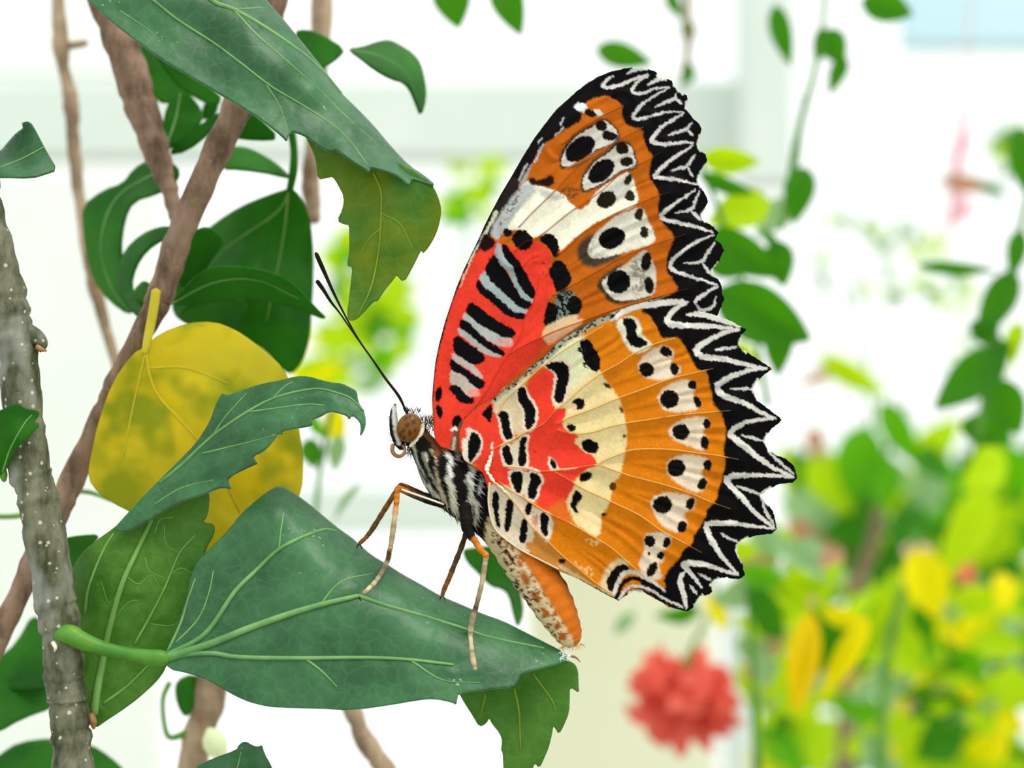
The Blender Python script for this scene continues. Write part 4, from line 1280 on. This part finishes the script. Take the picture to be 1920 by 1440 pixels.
# diagonal brown branch with the yellow leaf
bb = thing('brown_branch', 'slanting brown branch that bears the mottled yellow leaf', 'branch', tuple(at([(-60, 1330)], 12)[0]))
ptube('stem', [(470, 130, 13, 27), (445, 200, 13, 27), (400, 300, 13, 26), (345, 420, 13, 25), (305, 540, 13, 25), (285, 590, 13, 22), (225, 700, 13, 19), (190, 780, 13, 20), (140, 890, 13, 23), (112, 950, 12, 24), (60, 1060, 12, 22), (10, 1170, 12, 20), (-60, 1330, 12, 20)], M['bark_brown'], bb, 18, 10, 1.5)
sub(bb, '''270,652 300,625 350,606 400,603 440,618 470,638 505,665 530,690 545,720 555,770 562,810 569,870 566,920 545,960 500,1000 440,1036 390,1045 330,1010 270,975 240,957 215,945 185,925 165,897 170,860 185,790 212,715 250,662''',
    [(270, 655, 9), (400, 605, 11), (545, 720, 12), (568, 880, 12), (390, 1045, 9), (165, 895, 10), (212, 715, 10), (370, 800, 8)], 'leaf_yellow',
    [('272,655 290,730 340,790 400,860 450,960', 3, 'rib_yellow', 0), ('280,690 350,690 430,720', 2.4, 'rib_yellow', 0), ('272,665 250,760 230,860', 2.4, 'rib_yellow', 0)], 4,
    ['rib_yellow', (293, 545, 10, 9), (286, 590, 9.5, 9), (276, 640, 9, 8), (271, 662, 8.8, 6)], 'yellow leaf mottled with green')
sub(bb, '317,572 340,545 370,515 400,499 450,499 517,511 560,540 590,575 618,602 560,580 500,561 433,560 367,572', [(317, 572, 18), (450, 500, 14), (618, 602, 18), (450, 560, 18)], 'leaf_mid', [('320,570 400,530 480,525 560,560', 2.5, 'rib_pale', 0)])
sub(bb, '325,425 300,425 265,440 235,468 221,505 222,540 238,565 258,588 275,590 258,560 246,535 255,500 275,470 305,450 335,440', [(330, 430, 20), (225, 510, 24), (265, 590, 18)], 'leaf_mid')
sub(bb, '345,455 365,432 390,424 412,438 420,452 404,478 375,520 345,545 330,520 332,485', [(345, 455, 17), (420, 450, 20), (340, 540, 20)], 'leaf_mid')
sub(bb, '330,590 370,562 430,560 468,566 455,600 430,625 380,612 345,606', [(330, 590, 20), (450, 580, 24), (345, 606, 22)], 'leaf_mid')
sub(bb, '250,545 275,520 285,560 290,600 262,598 240,575', [(250, 545, 20), (290, 600, 18), (262, 598, 20)], 'leaf_mid')

# steeper brown branch behind with its tuft of leaves
b2 = thing('brown_branch', 'thick brown branch coming down behind the large blue-green leaf', 'branch', tuple(at([(150, -160)], 24)[0]))
ptube('stem', [(150, -160, 24, 34), (205, 10, 24, 34), (232, 90, 24, 33), (255, 170, 24, 32), (285, 260, 24, 27), (305, 320, 24, 20), (322, 370, 24, 15), (335, 430, 24, 13)], M['bark_brown'], b2, 18, 10, 1.5)
sub(b2, '250,72 290,95 330,140 372,175 330,190 310,195 296,190 275,160', [(250, 72, 30), (372, 175, 32), (296, 190, 30)], 'leaf_mid')
sub(b2, '285,85 340,125 415,175 412,200 385,195 335,165 300,120', [(285, 85, 27), (412, 195, 27), (335, 165, 27)], 'leaf_mid')
sub(b2, '308,285 304,240 312,200 335,162 358,178 378,205 382,225 350,262', [(308, 285, 26), (335, 162, 29), (380, 225, 27)], 'leaf_mid', [('310,280 330,220 338,175', 3, 'rib_pale', 0)])
sub(b2, '312,292 345,255 405,214 420,210 395,250 350,285', [(312, 292, 25), (410, 212, 22), (350, 285, 24)], 'leaf_mid')
sub(b2, '376,222 384,190 412,178 406,214 392,226', [(376, 222, 33), (412, 180, 33), (392, 226, 34)], 'leaf_mid')
sub(b2, '''318,300 280,300 250,318 230,345 195,356 155,386 156,430 163,480 176,525 205,565 243,592 252,580 236,530 226,470 234,410 250,378 290,366 325,350 340,322''',
    [(330, 310, 25), (230, 345, 30), (155, 390, 32), (170, 500, 32), (245, 590, 28), (230, 470, 27), (290, 366, 25)], 'leaf_mid', [('300,320 220,370 190,450 205,530 243,585', 3, 'rib_pale', 0)])

# further stems
def stem_thing(label, rows, mat, name='bare_stem', n=12):
    t = thing(name, label, 'stem', tuple(at([rows[-1][:2]], rows[-1][2])[0]))
    ptube('stem', rows, M[mat], t, n, 8, 1.5)
    return t


t = stem_thing('thin knobbly grey-brown stem in front of the white glazing beam', [(104, -120, 55, 11), (110, 20, 55, 12), (114, 80, 55, 16), (122, 140, 55, 11), (133, 190, 55, 15), (136, 250, 55, 12), (142, 310, 55, 12), (150, 380, 55, 11), (165, 480, 50, 11), (180, 550, 50, 13), (200, 620, 50, 10), (222, 700, 46, 10)], 'bark_tan')
ptube('twig', [(118, 85, 55, 9), (140, 84, 55, 8), (162, 80, 55, 7)], M['bark_tan'], t, 8)
stem_thing('tan stem hanging behind the yellow-green leaf tip', [(604, -120, 52, 20), (604, 0, 52, 19), (598, 120, 52, 18), (590, 260, 50, 17), (582, 340, 50, 17), (588, 405, 50, 13), (590, 418, 50, 4)], 'bark_tan')
stem_thing('short dark brown stem at the upper edge of the blue-green leaf', [(530, -120, 18, 22), (522, -30, 18, 22), (515, 20, 18, 20), (500, 70, 20, 18)], 'bark_brown')
bs2 = stem_thing('brown stem below the curled leaf with a pale bud', [(402, 1250, 36, 30), (392, 1310, 36, 30), (375, 1370, 36, 28), (362, 1440, 36, 30), (345, 1600, 36, 32)], 'bark_tan', 'budding_stem')
ptube('tendril', [(318, 1280, 34, 5), (306, 1310, 34, 4), (308, 1355, 34, 4), (318, 1382, 34, 5), (345, 1376, 35, 7), (372, 1360, 36, 10)], M['petiole'], bs2, 8)
ellb = ptube('bud', [(392, 1368, 33, 8), (398, 1382, 33, 20), (406, 1400, 33, 22), (416, 1418, 33, 12), (420, 1426, 33, 3)], M['leaf_pale'], bs2, 12)
sub(bs2, '330,1275 360,1262 378,1275 370,1310 352,1348 338,1335 328,1305', [(330, 1275, 34), (378, 1275, 36), (352, 1348, 34)], 'leaf_mid')
stem_thing('kinked brown stem below the middle of the curled leaf', [(640, 1290, 42, 17), (660, 1330, 42, 17), (675, 1368, 42, 16), (686, 1392, 42, 20), (706, 1420, 42, 18), (740, 1470, 42, 18), (800, 1600, 42, 18)], 'bark_tan')
stem_thing('thin green horizontal twig behind the grey branch', [(-60, 966, 26, 5), (40, 966, 26, 5), (110, 930, 26, 5), (160, 922, 26, 4.5), (215, 940, 22, 4)], 'petiole', 'twig')

# single softer leaves
single('leaf', 'big dark green leaf hanging behind the yellow leaf', [
    ('''545,352 562,366 578,396 586,440 588,520 584,585 580,640 566,680 545,704 525,690 500,660 470,640 400,620 345,606 325,590 322,555 335,500 362,455 400,420 450,387 500,366''',
     [(545, 352, 26), (586, 500, 34), (545, 700, 32), (325, 590, 34), (400, 420, 34), (470, 520, 27)], 'leaf_mid')],
    [('545,355 517,400 423,467 350,550', 3, 'rib_under', 0), ('540,370 530,450 500,600', 3, 'rib_under', 0)], 5, None, 'leaf', [(545, 240, 25, 8), (551, 280, 25, 7), (550, 320, 25, 8), (543, 358, 26, 7)])
single('leaf', 'dark arching leaf hung above the big dark green leaf', [('413,318 425,280 440,275 467,278 500,295 530,318 548,336 520,330 500,325 450,318',
                                                                    [(413, 318, 26), (467, 278, 28), (548, 336, 27), (450, 318, 24)], 'leaf_mid')])
single('leaf', 'yellow-green leaf just under the edge of the large blue-green leaf', [('432,258 440,225 450,200 480,215 528,262 480,264', [(432, 258, 22), (528, 262, 22), (450, 200, 20)], 'leaf_mid')])
single('leaf', 'dark leaf with a pale midrib beside the thin knobbly stem', [('-60,318 -30,300 0,287 20,262 33,248 46,240 40,231 56,227 66,243 76,262 92,292 108,319 84,327 60,334 0,332 -50,335',
                                                                   [(-60, 320, 4), (45, 230, 2), (108, 318, 1), (0, 332, -1), (0, 287, 3)], 'leaf_top')], [('-40,335 0,315 40,298 82,276', 2.6, 'rib_pale', 0)], 3)
single('leaf', 'toothed grey-green leaf pointing down beside the white beam', [('650,92 677,90 707,79 730,75 753,87 773,100 788,118 796,150 799,184 789,220 780,197 768,167 753,153 737,150 700,130 675,110',
                                                                         [(650, 92, 24), (730, 75, 28), (789, 218, 24), (720, 140, 18)], 'leaf_mid')], [('655,94 710,105 760,135 788,205', 2.2, 'rib_pale', 0)], 4)
single('leaf', 'small dark leaf joined to the toothed grey-green leaf', [('548,60 575,55 605,66 648,92 636,108 610,126 590,132 575,100', [(548, 60, 26), (648, 92, 25), (590, 132, 24)], 'leaf_mid')], (), 4)
ld = single('leaf', 'green leaf hanging behind the hind leg', [('866,1030 890,1026 940,1020 962,1030 968,1070 976,1110 982,1150 971,1180 962,1154 953,1115 940,1104 921,1101 899,1078 875,1055', [(866, 1030, 34), (960, 1040, 38), (971, 1178, 34), (900, 1080, 36)], 'leaf_mid')], (), 4)
single('leaf', 'small leaf with a notched top poking in below the curled leaf', [('345,1480 363,1440 401,1422 443,1407 448,1396 459,1389 475,1399 485,1400 491,1396 494,1411 510,1440 525,1480 480,1520 400,1520',
                                                                           [(345, 1480, 2), (459, 1390, 2), (510, 1440, 3), (430, 1500, -2)], 'leaf_top')], [('400,1500 440,1450 452,1410', 2.4, 'rib_pale', 0)], 3)
g_ = 'soft leaves behind the grey branch'
single('leaf', 'dark leaf low behind the grey branch', [('-40,1260 0,1232 30,1208 62,1150 80,1170 95,1290 40,1296 -20,1285', [(-40, 1260, 30), (62, 1150, 34), (95, 1290, 26)], 'leaf_mid')], (), 5)
single('leaf', 'broad mid-green leaf under the dark leaf by the grey branch', [('-40,1285 0,1268 60,1278 110,1290 105,1325 40,1348 0,1372 -40,1380', [(-40, 1285, 26), (110, 1290, 30), (0, 1372, 22)], 'leaf_mid')], (), 5)
single('leaf', 'green leaf crossing behind the foot of the grey branch', [('-40,1450 0,1415 35,1392 100,1384 170,1396 205,1418 240,1450 200,1500 60,1500', [(-40, 1450, 32), (100, 1384, 36), (240, 1450, 32), (60, 1500, 28)], 'leaf_mid')], (), 5)
single('leaf', 'small green leaf between the grey branch and the paler leaf', [('118,1010 150,1004 190,1002 170,1025 148,1050 138,1075 122,1060', [(118, 1010, 14), (190, 1002, 16), (138, 1075, 12)], 'leaf_mid')], (), 4)

# ------------------------------------------------------------------ background
def leaf_shape(fold, droop, nx=10, ny=3):
    V, F = [], []
    for i in range(nx + 1):
        x = i / nx
        wd = .5 * math.sin(math.pi * min(1, x ** .75 * .97 + .015)) ** .85
        for j in range(-ny, ny + 1):
            y = wd * j / ny
            V.append((x - .5, y, fold * abs(y) - droop * (x - .5) ** 2 + .03 * math.sin(x * 9 + j)))
    m_ = 2 * ny + 1
    for i in range(nx):
        for j in range(2 * ny):
            a = i * m_ + j
            F.append((a, a + m_, a + m_ + 1, a + 1))
    return V, F


_bm = {}
BR = random.Random(21)


def bleaf(parent, cx, cy, L, Wd, ang, depth, mk, tilt=None, roll=None, name='leaf'):
    key = (mk, BR.randrange(2))
    if key not in _bm:
        v, f = leaf_shape((.25, .5)[key[1]], (.25, .5)[key[1]])
        me = bpy.data.meshes.new('leaf')
        me.from_pydata(v, [], f)
        me.polygons.foreach_set('use_smooth', [True] * len(me.polygons))
        me.materials.append(M[mk])
        _bm[key] = me
    o = bpy.data.objects.new(name, _bm[key])
    s = PX * (DIST + depth * .001) / DIST
    a = math.radians(ang)
    ax = Vector((math.cos(a), 0, -math.sin(a)))
    vv = Vector((0, -1, 0))
    yy = vv.cross(ax)
    R = Matrix((ax, yy, vv)).transposed()
    t_ = tilt if tilt is not None else BR.uniform(-.5, .5)
    r_ = roll if roll is not None else BR.uniform(-.6, .6)
    R = R @ Matrix.Rotation(t_, 3, 'Y') @ Matrix.Rotation(r_, 3, 'X')
    loc = Vector(at([(cx, cy)], depth)[0])
    link(o, parent)
    o.matrix_basis = Matrix.Translation(loc) @ R.to_4x4() @ Matrix.Diagonal((L * s, Wd * s, L * s * .6, 1))
    return o


def plant(name, label, cat, stems, leaves, mat='petiole', group=None):
    x0 = stems[0][-1] if stems else leaves[0][:2] + (0, leaves[0][5])
    base = at([x0[:2]], x0[2] if stems else leaves[0][5])[0]
    t = thing(name, label, cat, tuple(base), group)
    for r in stems:
        ptube('stem', r, M[mat], t, 8, 5)
    for l in leaves:
        bleaf(t, *l)
    return t


def scatter(regs, n, pal, depth, size):
    out = []
    for k in range(n):
        x0, x1, y0, y1 = BR.choice(regs)
        L = BR.uniform(*size)
        out.append((BR.uniform(x0, x1), BR.uniform(y0, y1), L, L * BR.uniform(.4, .65), BR.uniform(0, 360), BR.uniform(*depth), BR.choice(pal)))
    return out


plant('hanging_vine', 'thin leafy vine dangling in front of the white post', 'vine', [[(1552, -140, 130, 4), (1545, 20, 130, 4), (1528, 130, 130, 5), (1512, 190, 130, 6), (1500, 240, 130, 6), (1490, 300, 130, 9), (1480, 360, 130, 8), (1465, 430, 130, 6)]],
      [(1467, 66, 118, 42, 75, 130, 'leaf_mid', 0, .3), (1562, 88, 76, 56, 60, 125, 'leaf_mid', 0, .2), (1538, 85, 70, 34, 100, 130, 'leaf_mid'), (1570, 140, 78, 34, 112, 128, 'leaf_mid', 0, .2),
       (1498, 365, 110, 60, 100, 125, 'leaf_mid', 0, .2), (1452, 408, 100, 56, 135, 135, 'leaf_sage', 0, .2), (1510, 192, 24, 18, 80, 130, 'leaf_mid')])
plant('leaf', 'lone dark leaf high up by the pale blue panel', 'leaf', [], [(1664, 14, 100, 60, 15, 120, 'leaf_mid', 0, .2)])
plant('leaf', 'broader of two green leaf tips hanging above the white beam', 'leaf', [], [(850, 2, 100, 74, 80, 70, 'leaf_mid', 0, .2)])
plant('leaf', 'narrower of two green leaf tips hanging above the white beam', 'leaf', [], [(955, 8, 120, 62, 70, 70, 'leaf_mid', 0, .2)])
plant('leaf', 'green leaf peeping out above the forewing tip', 'leaf', [], [(1170, 105, 110, 50, 15, 140, 'leaf_mid', 0, .2)])
plant('leafy_twig', 'thin brown twig with small leaves beside the forewing tip', 'twig', [[(1280, -140, 160, 6), (1288, 0, 160, 7), (1290, 90, 160, 7), (1280, 140, 160, 6)]], [(1290, 60, 50, 30, 80, 160, 'leaf_mid'), (1286, 140, 50, 32, 110, 160, 'leaf_mid'), (1265, 10, 60, 28, 60, 160, 'leaf_mid')], 'bark_tan')
plant('climber', 'lime-green climber just behind the zigzag wing edge', 'climber', [[(1300, 280, 110, 4), (1350, 400, 110, 5), (1390, 520, 110, 5), (1420, 650, 110, 5), (1440, 760, 110, 5)]],
      [(1370, 300, 110, 52, 5, 110, 'leaf_lime', 0, .3), (1362, 346, 110, 34, 20, 105, 'leaf_mid', 0, .4), (1386, 396, 124, 80, 160, 112, 'leaf_lime', 0, .2), (1398, 478, 170, 76, 30, 105, 'leaf_mid', 0, .3), (1462, 494, 90, 60, 80, 110, 'leaf_mid', 0, .3),
       (1368, 500, 90, 50, 10, 115, 'leaf_mid'), (1432, 592, 200, 110, 28, 100, 'leaf_mid', 0, .2), (1462, 650, 110, 56, 95, 104, 'leaf_mid', 0, .3), (1395, 680, 90, 60, 60, 120, 'leaf_lime', 0, .3), (1445, 455, 60, 30, 60, 110, 'leaf_mid')])
plant('climber', 'dark-leaved climber hanging beside the pink flower stalk', 'climber', [[(1960, 200, 150, 6), (1925, 380, 150, 6), (1895, 500, 150, 6), (1872, 600, 150, 6), (1850, 720, 150, 7), (1835, 820, 150, 7)]],
      [(1917, 300, 125, 54, 85, 145, 'leaf_mid', 0, .2), (1905, 475, 95, 40, 100, 145, 'leaf_mid', 0, .2), (1795, 503, 150, 28, 4, 150, 'leaf_mid', 0, .2), (1868, 572, 150, 64, 118, 148, 'leaf_mid', 0, .2), (1850, 628, 80, 42, 40, 150, 'leaf_mid', 0, .2),
       (1818, 712, 170, 84, 140, 148, 'leaf_mid', 0, .2), (1885, 762, 120, 80, 60, 152, 'leaf_mid', 0, .2), (1868, 680, 110, 50, 110, 152, 'leaf_mid'), (1905, 640, 80, 36, 100, 155, 'leaf_lime'), (1850, 810, 100, 60, 20, 155, 'leaf_mid')])
pf = plant('flower_stalk', 'slender pink flower stalk hanging before the bright glass', 'flower', [[(1824, -120, 300, 1.6), (1814, 120, 300, 2), (1806, 230, 300, 5), (1794, 320, 300, 8), (1786, 400, 300, 6), (1776, 450, 300, 3)]],
           [(1802, 270, 80, 16, 100, 300, 'pink'), (1790, 350, 110, 22, 95, 300, 'pink'), (1815, 345, 110, 34, 8, 290, 'leaf_brown', 0, .2), (1862, 356, 60, 22, 25, 290, 'leaf_mid', 0, .2), (1806, 395, 60, 30, 130, 300, 'pink'), (1770, 285, 40, 10, 10, 300, 'pink')], 'pink')

# coral fringed flower
cf = thing('hanging_flower', 'ruffled coral-red flower hanging in front of the cream panel', 'flower', tuple(at([(1272, 1310)], 210)[0]))
ptube('stalk', [(1345, 1080, 205, 4), (1330, 1150, 207, 4), (1300, 1210, 209, 5), (1278, 1280, 210, 8)], M['petiole'], cf, 8)
for k in range(130):
    u = BR.uniform(-1, 1)
    ph = BR.uniform(0, 2 * math.pi)
    r0 = BR.uniform(30, 100)
    sx, sy, sd = math.sqrt(1 - u * u) * math.cos(ph), math.sqrt(1 - u * u) * math.sin(ph) * .82, u
    bleaf(cf, 1272 + sx * r0, 1312 + sy * r0, BR.uniform(50, 84), BR.uniform(30, 52), math.degrees(math.atan2(sy, sx)) + BR.uniform(-50, 50), 210 + sd * r0 * .09, 'coral', BR.uniform(-1, 1), BR.uniform(-1, 1), 'petal')
for q in ((1245, 1376, 34, 80), (1282, 1368, 36, 60), (1276, 1398, 50, 90)):
    bleaf(cf, q[0], q[1], q[2], q[2] * .7, q[3], 205, 'coral', 0, .2, 'petal')

# shrubs low on the right
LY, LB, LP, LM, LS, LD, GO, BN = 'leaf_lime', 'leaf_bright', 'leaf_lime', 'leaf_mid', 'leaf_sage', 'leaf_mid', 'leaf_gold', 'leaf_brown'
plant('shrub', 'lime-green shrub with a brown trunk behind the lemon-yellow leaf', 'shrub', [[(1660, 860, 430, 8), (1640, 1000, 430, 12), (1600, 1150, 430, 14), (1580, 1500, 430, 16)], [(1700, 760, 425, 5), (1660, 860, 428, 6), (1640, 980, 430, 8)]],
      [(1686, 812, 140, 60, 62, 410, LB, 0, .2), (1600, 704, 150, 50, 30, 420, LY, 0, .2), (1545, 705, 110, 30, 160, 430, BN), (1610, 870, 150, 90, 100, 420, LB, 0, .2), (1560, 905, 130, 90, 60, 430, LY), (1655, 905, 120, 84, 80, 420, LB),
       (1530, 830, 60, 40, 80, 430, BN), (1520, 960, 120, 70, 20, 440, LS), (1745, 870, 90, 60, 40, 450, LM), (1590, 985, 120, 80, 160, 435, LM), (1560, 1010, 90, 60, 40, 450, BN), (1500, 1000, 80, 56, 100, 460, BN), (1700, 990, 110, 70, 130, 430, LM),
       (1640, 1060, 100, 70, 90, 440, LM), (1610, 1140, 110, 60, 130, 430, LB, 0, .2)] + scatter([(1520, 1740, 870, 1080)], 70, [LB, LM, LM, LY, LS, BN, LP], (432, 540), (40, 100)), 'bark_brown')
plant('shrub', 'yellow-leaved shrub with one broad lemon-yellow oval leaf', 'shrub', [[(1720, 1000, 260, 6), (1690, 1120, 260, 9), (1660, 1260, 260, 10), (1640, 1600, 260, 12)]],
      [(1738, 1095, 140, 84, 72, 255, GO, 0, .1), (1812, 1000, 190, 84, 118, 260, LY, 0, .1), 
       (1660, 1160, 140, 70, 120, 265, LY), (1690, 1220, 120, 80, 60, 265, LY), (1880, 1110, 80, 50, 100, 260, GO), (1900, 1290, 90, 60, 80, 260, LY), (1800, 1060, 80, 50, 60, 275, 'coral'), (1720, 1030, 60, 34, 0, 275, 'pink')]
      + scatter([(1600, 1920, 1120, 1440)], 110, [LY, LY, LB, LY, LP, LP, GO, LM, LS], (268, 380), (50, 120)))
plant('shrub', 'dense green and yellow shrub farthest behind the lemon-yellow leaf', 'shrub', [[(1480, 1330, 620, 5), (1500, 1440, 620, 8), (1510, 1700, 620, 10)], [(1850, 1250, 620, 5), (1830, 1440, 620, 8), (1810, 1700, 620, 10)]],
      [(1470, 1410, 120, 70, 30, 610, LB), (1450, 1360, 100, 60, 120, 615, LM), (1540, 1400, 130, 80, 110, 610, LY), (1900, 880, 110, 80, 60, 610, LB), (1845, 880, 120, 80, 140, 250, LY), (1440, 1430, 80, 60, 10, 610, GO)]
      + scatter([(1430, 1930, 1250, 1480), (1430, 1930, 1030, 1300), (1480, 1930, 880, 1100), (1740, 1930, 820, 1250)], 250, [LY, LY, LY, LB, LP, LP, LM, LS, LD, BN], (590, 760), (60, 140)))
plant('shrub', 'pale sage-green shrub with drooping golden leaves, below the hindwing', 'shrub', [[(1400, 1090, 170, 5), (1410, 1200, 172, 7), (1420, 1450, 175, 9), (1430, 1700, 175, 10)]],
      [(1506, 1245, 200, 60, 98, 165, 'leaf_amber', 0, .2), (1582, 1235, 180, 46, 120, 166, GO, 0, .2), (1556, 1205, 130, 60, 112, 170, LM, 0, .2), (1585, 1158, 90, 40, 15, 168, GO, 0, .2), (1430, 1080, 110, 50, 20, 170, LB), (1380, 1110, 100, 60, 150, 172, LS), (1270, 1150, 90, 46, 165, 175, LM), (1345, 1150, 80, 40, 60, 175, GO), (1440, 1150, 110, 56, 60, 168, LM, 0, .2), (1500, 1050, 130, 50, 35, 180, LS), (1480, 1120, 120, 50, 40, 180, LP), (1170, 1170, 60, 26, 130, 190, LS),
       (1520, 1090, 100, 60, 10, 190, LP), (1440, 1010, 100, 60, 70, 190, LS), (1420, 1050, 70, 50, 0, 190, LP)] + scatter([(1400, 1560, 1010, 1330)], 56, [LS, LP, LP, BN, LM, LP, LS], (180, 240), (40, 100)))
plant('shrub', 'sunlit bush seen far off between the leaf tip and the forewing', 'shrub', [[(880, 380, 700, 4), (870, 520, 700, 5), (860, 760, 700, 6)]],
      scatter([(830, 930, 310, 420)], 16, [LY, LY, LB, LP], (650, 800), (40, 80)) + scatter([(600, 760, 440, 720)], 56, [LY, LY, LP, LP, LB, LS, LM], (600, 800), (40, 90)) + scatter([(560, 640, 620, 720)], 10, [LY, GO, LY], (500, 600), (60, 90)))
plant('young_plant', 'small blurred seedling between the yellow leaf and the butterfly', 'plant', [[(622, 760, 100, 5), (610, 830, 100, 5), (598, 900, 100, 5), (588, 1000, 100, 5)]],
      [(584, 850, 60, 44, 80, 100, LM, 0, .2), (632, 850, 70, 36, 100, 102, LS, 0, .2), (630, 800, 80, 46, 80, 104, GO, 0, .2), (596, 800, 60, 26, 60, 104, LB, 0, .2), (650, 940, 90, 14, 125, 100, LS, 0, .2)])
plant('shrub', 'feathery grey-green foliage far behind the pink flower stalk', 'shrub', [[(1600, 480, 900, 3), (1620, 620, 900, 4), (1640, 900, 900, 5)]],
      scatter([(1530, 1760, 400, 560), (1860, 1920, 240, 320)], 60, [LP, LS, LS, LP, LM], (850, 1000), (20, 50)) + scatter([(1760, 1900, 520, 700)], 14, [LS, LP, BN], (850, 1000), (30, 60)))
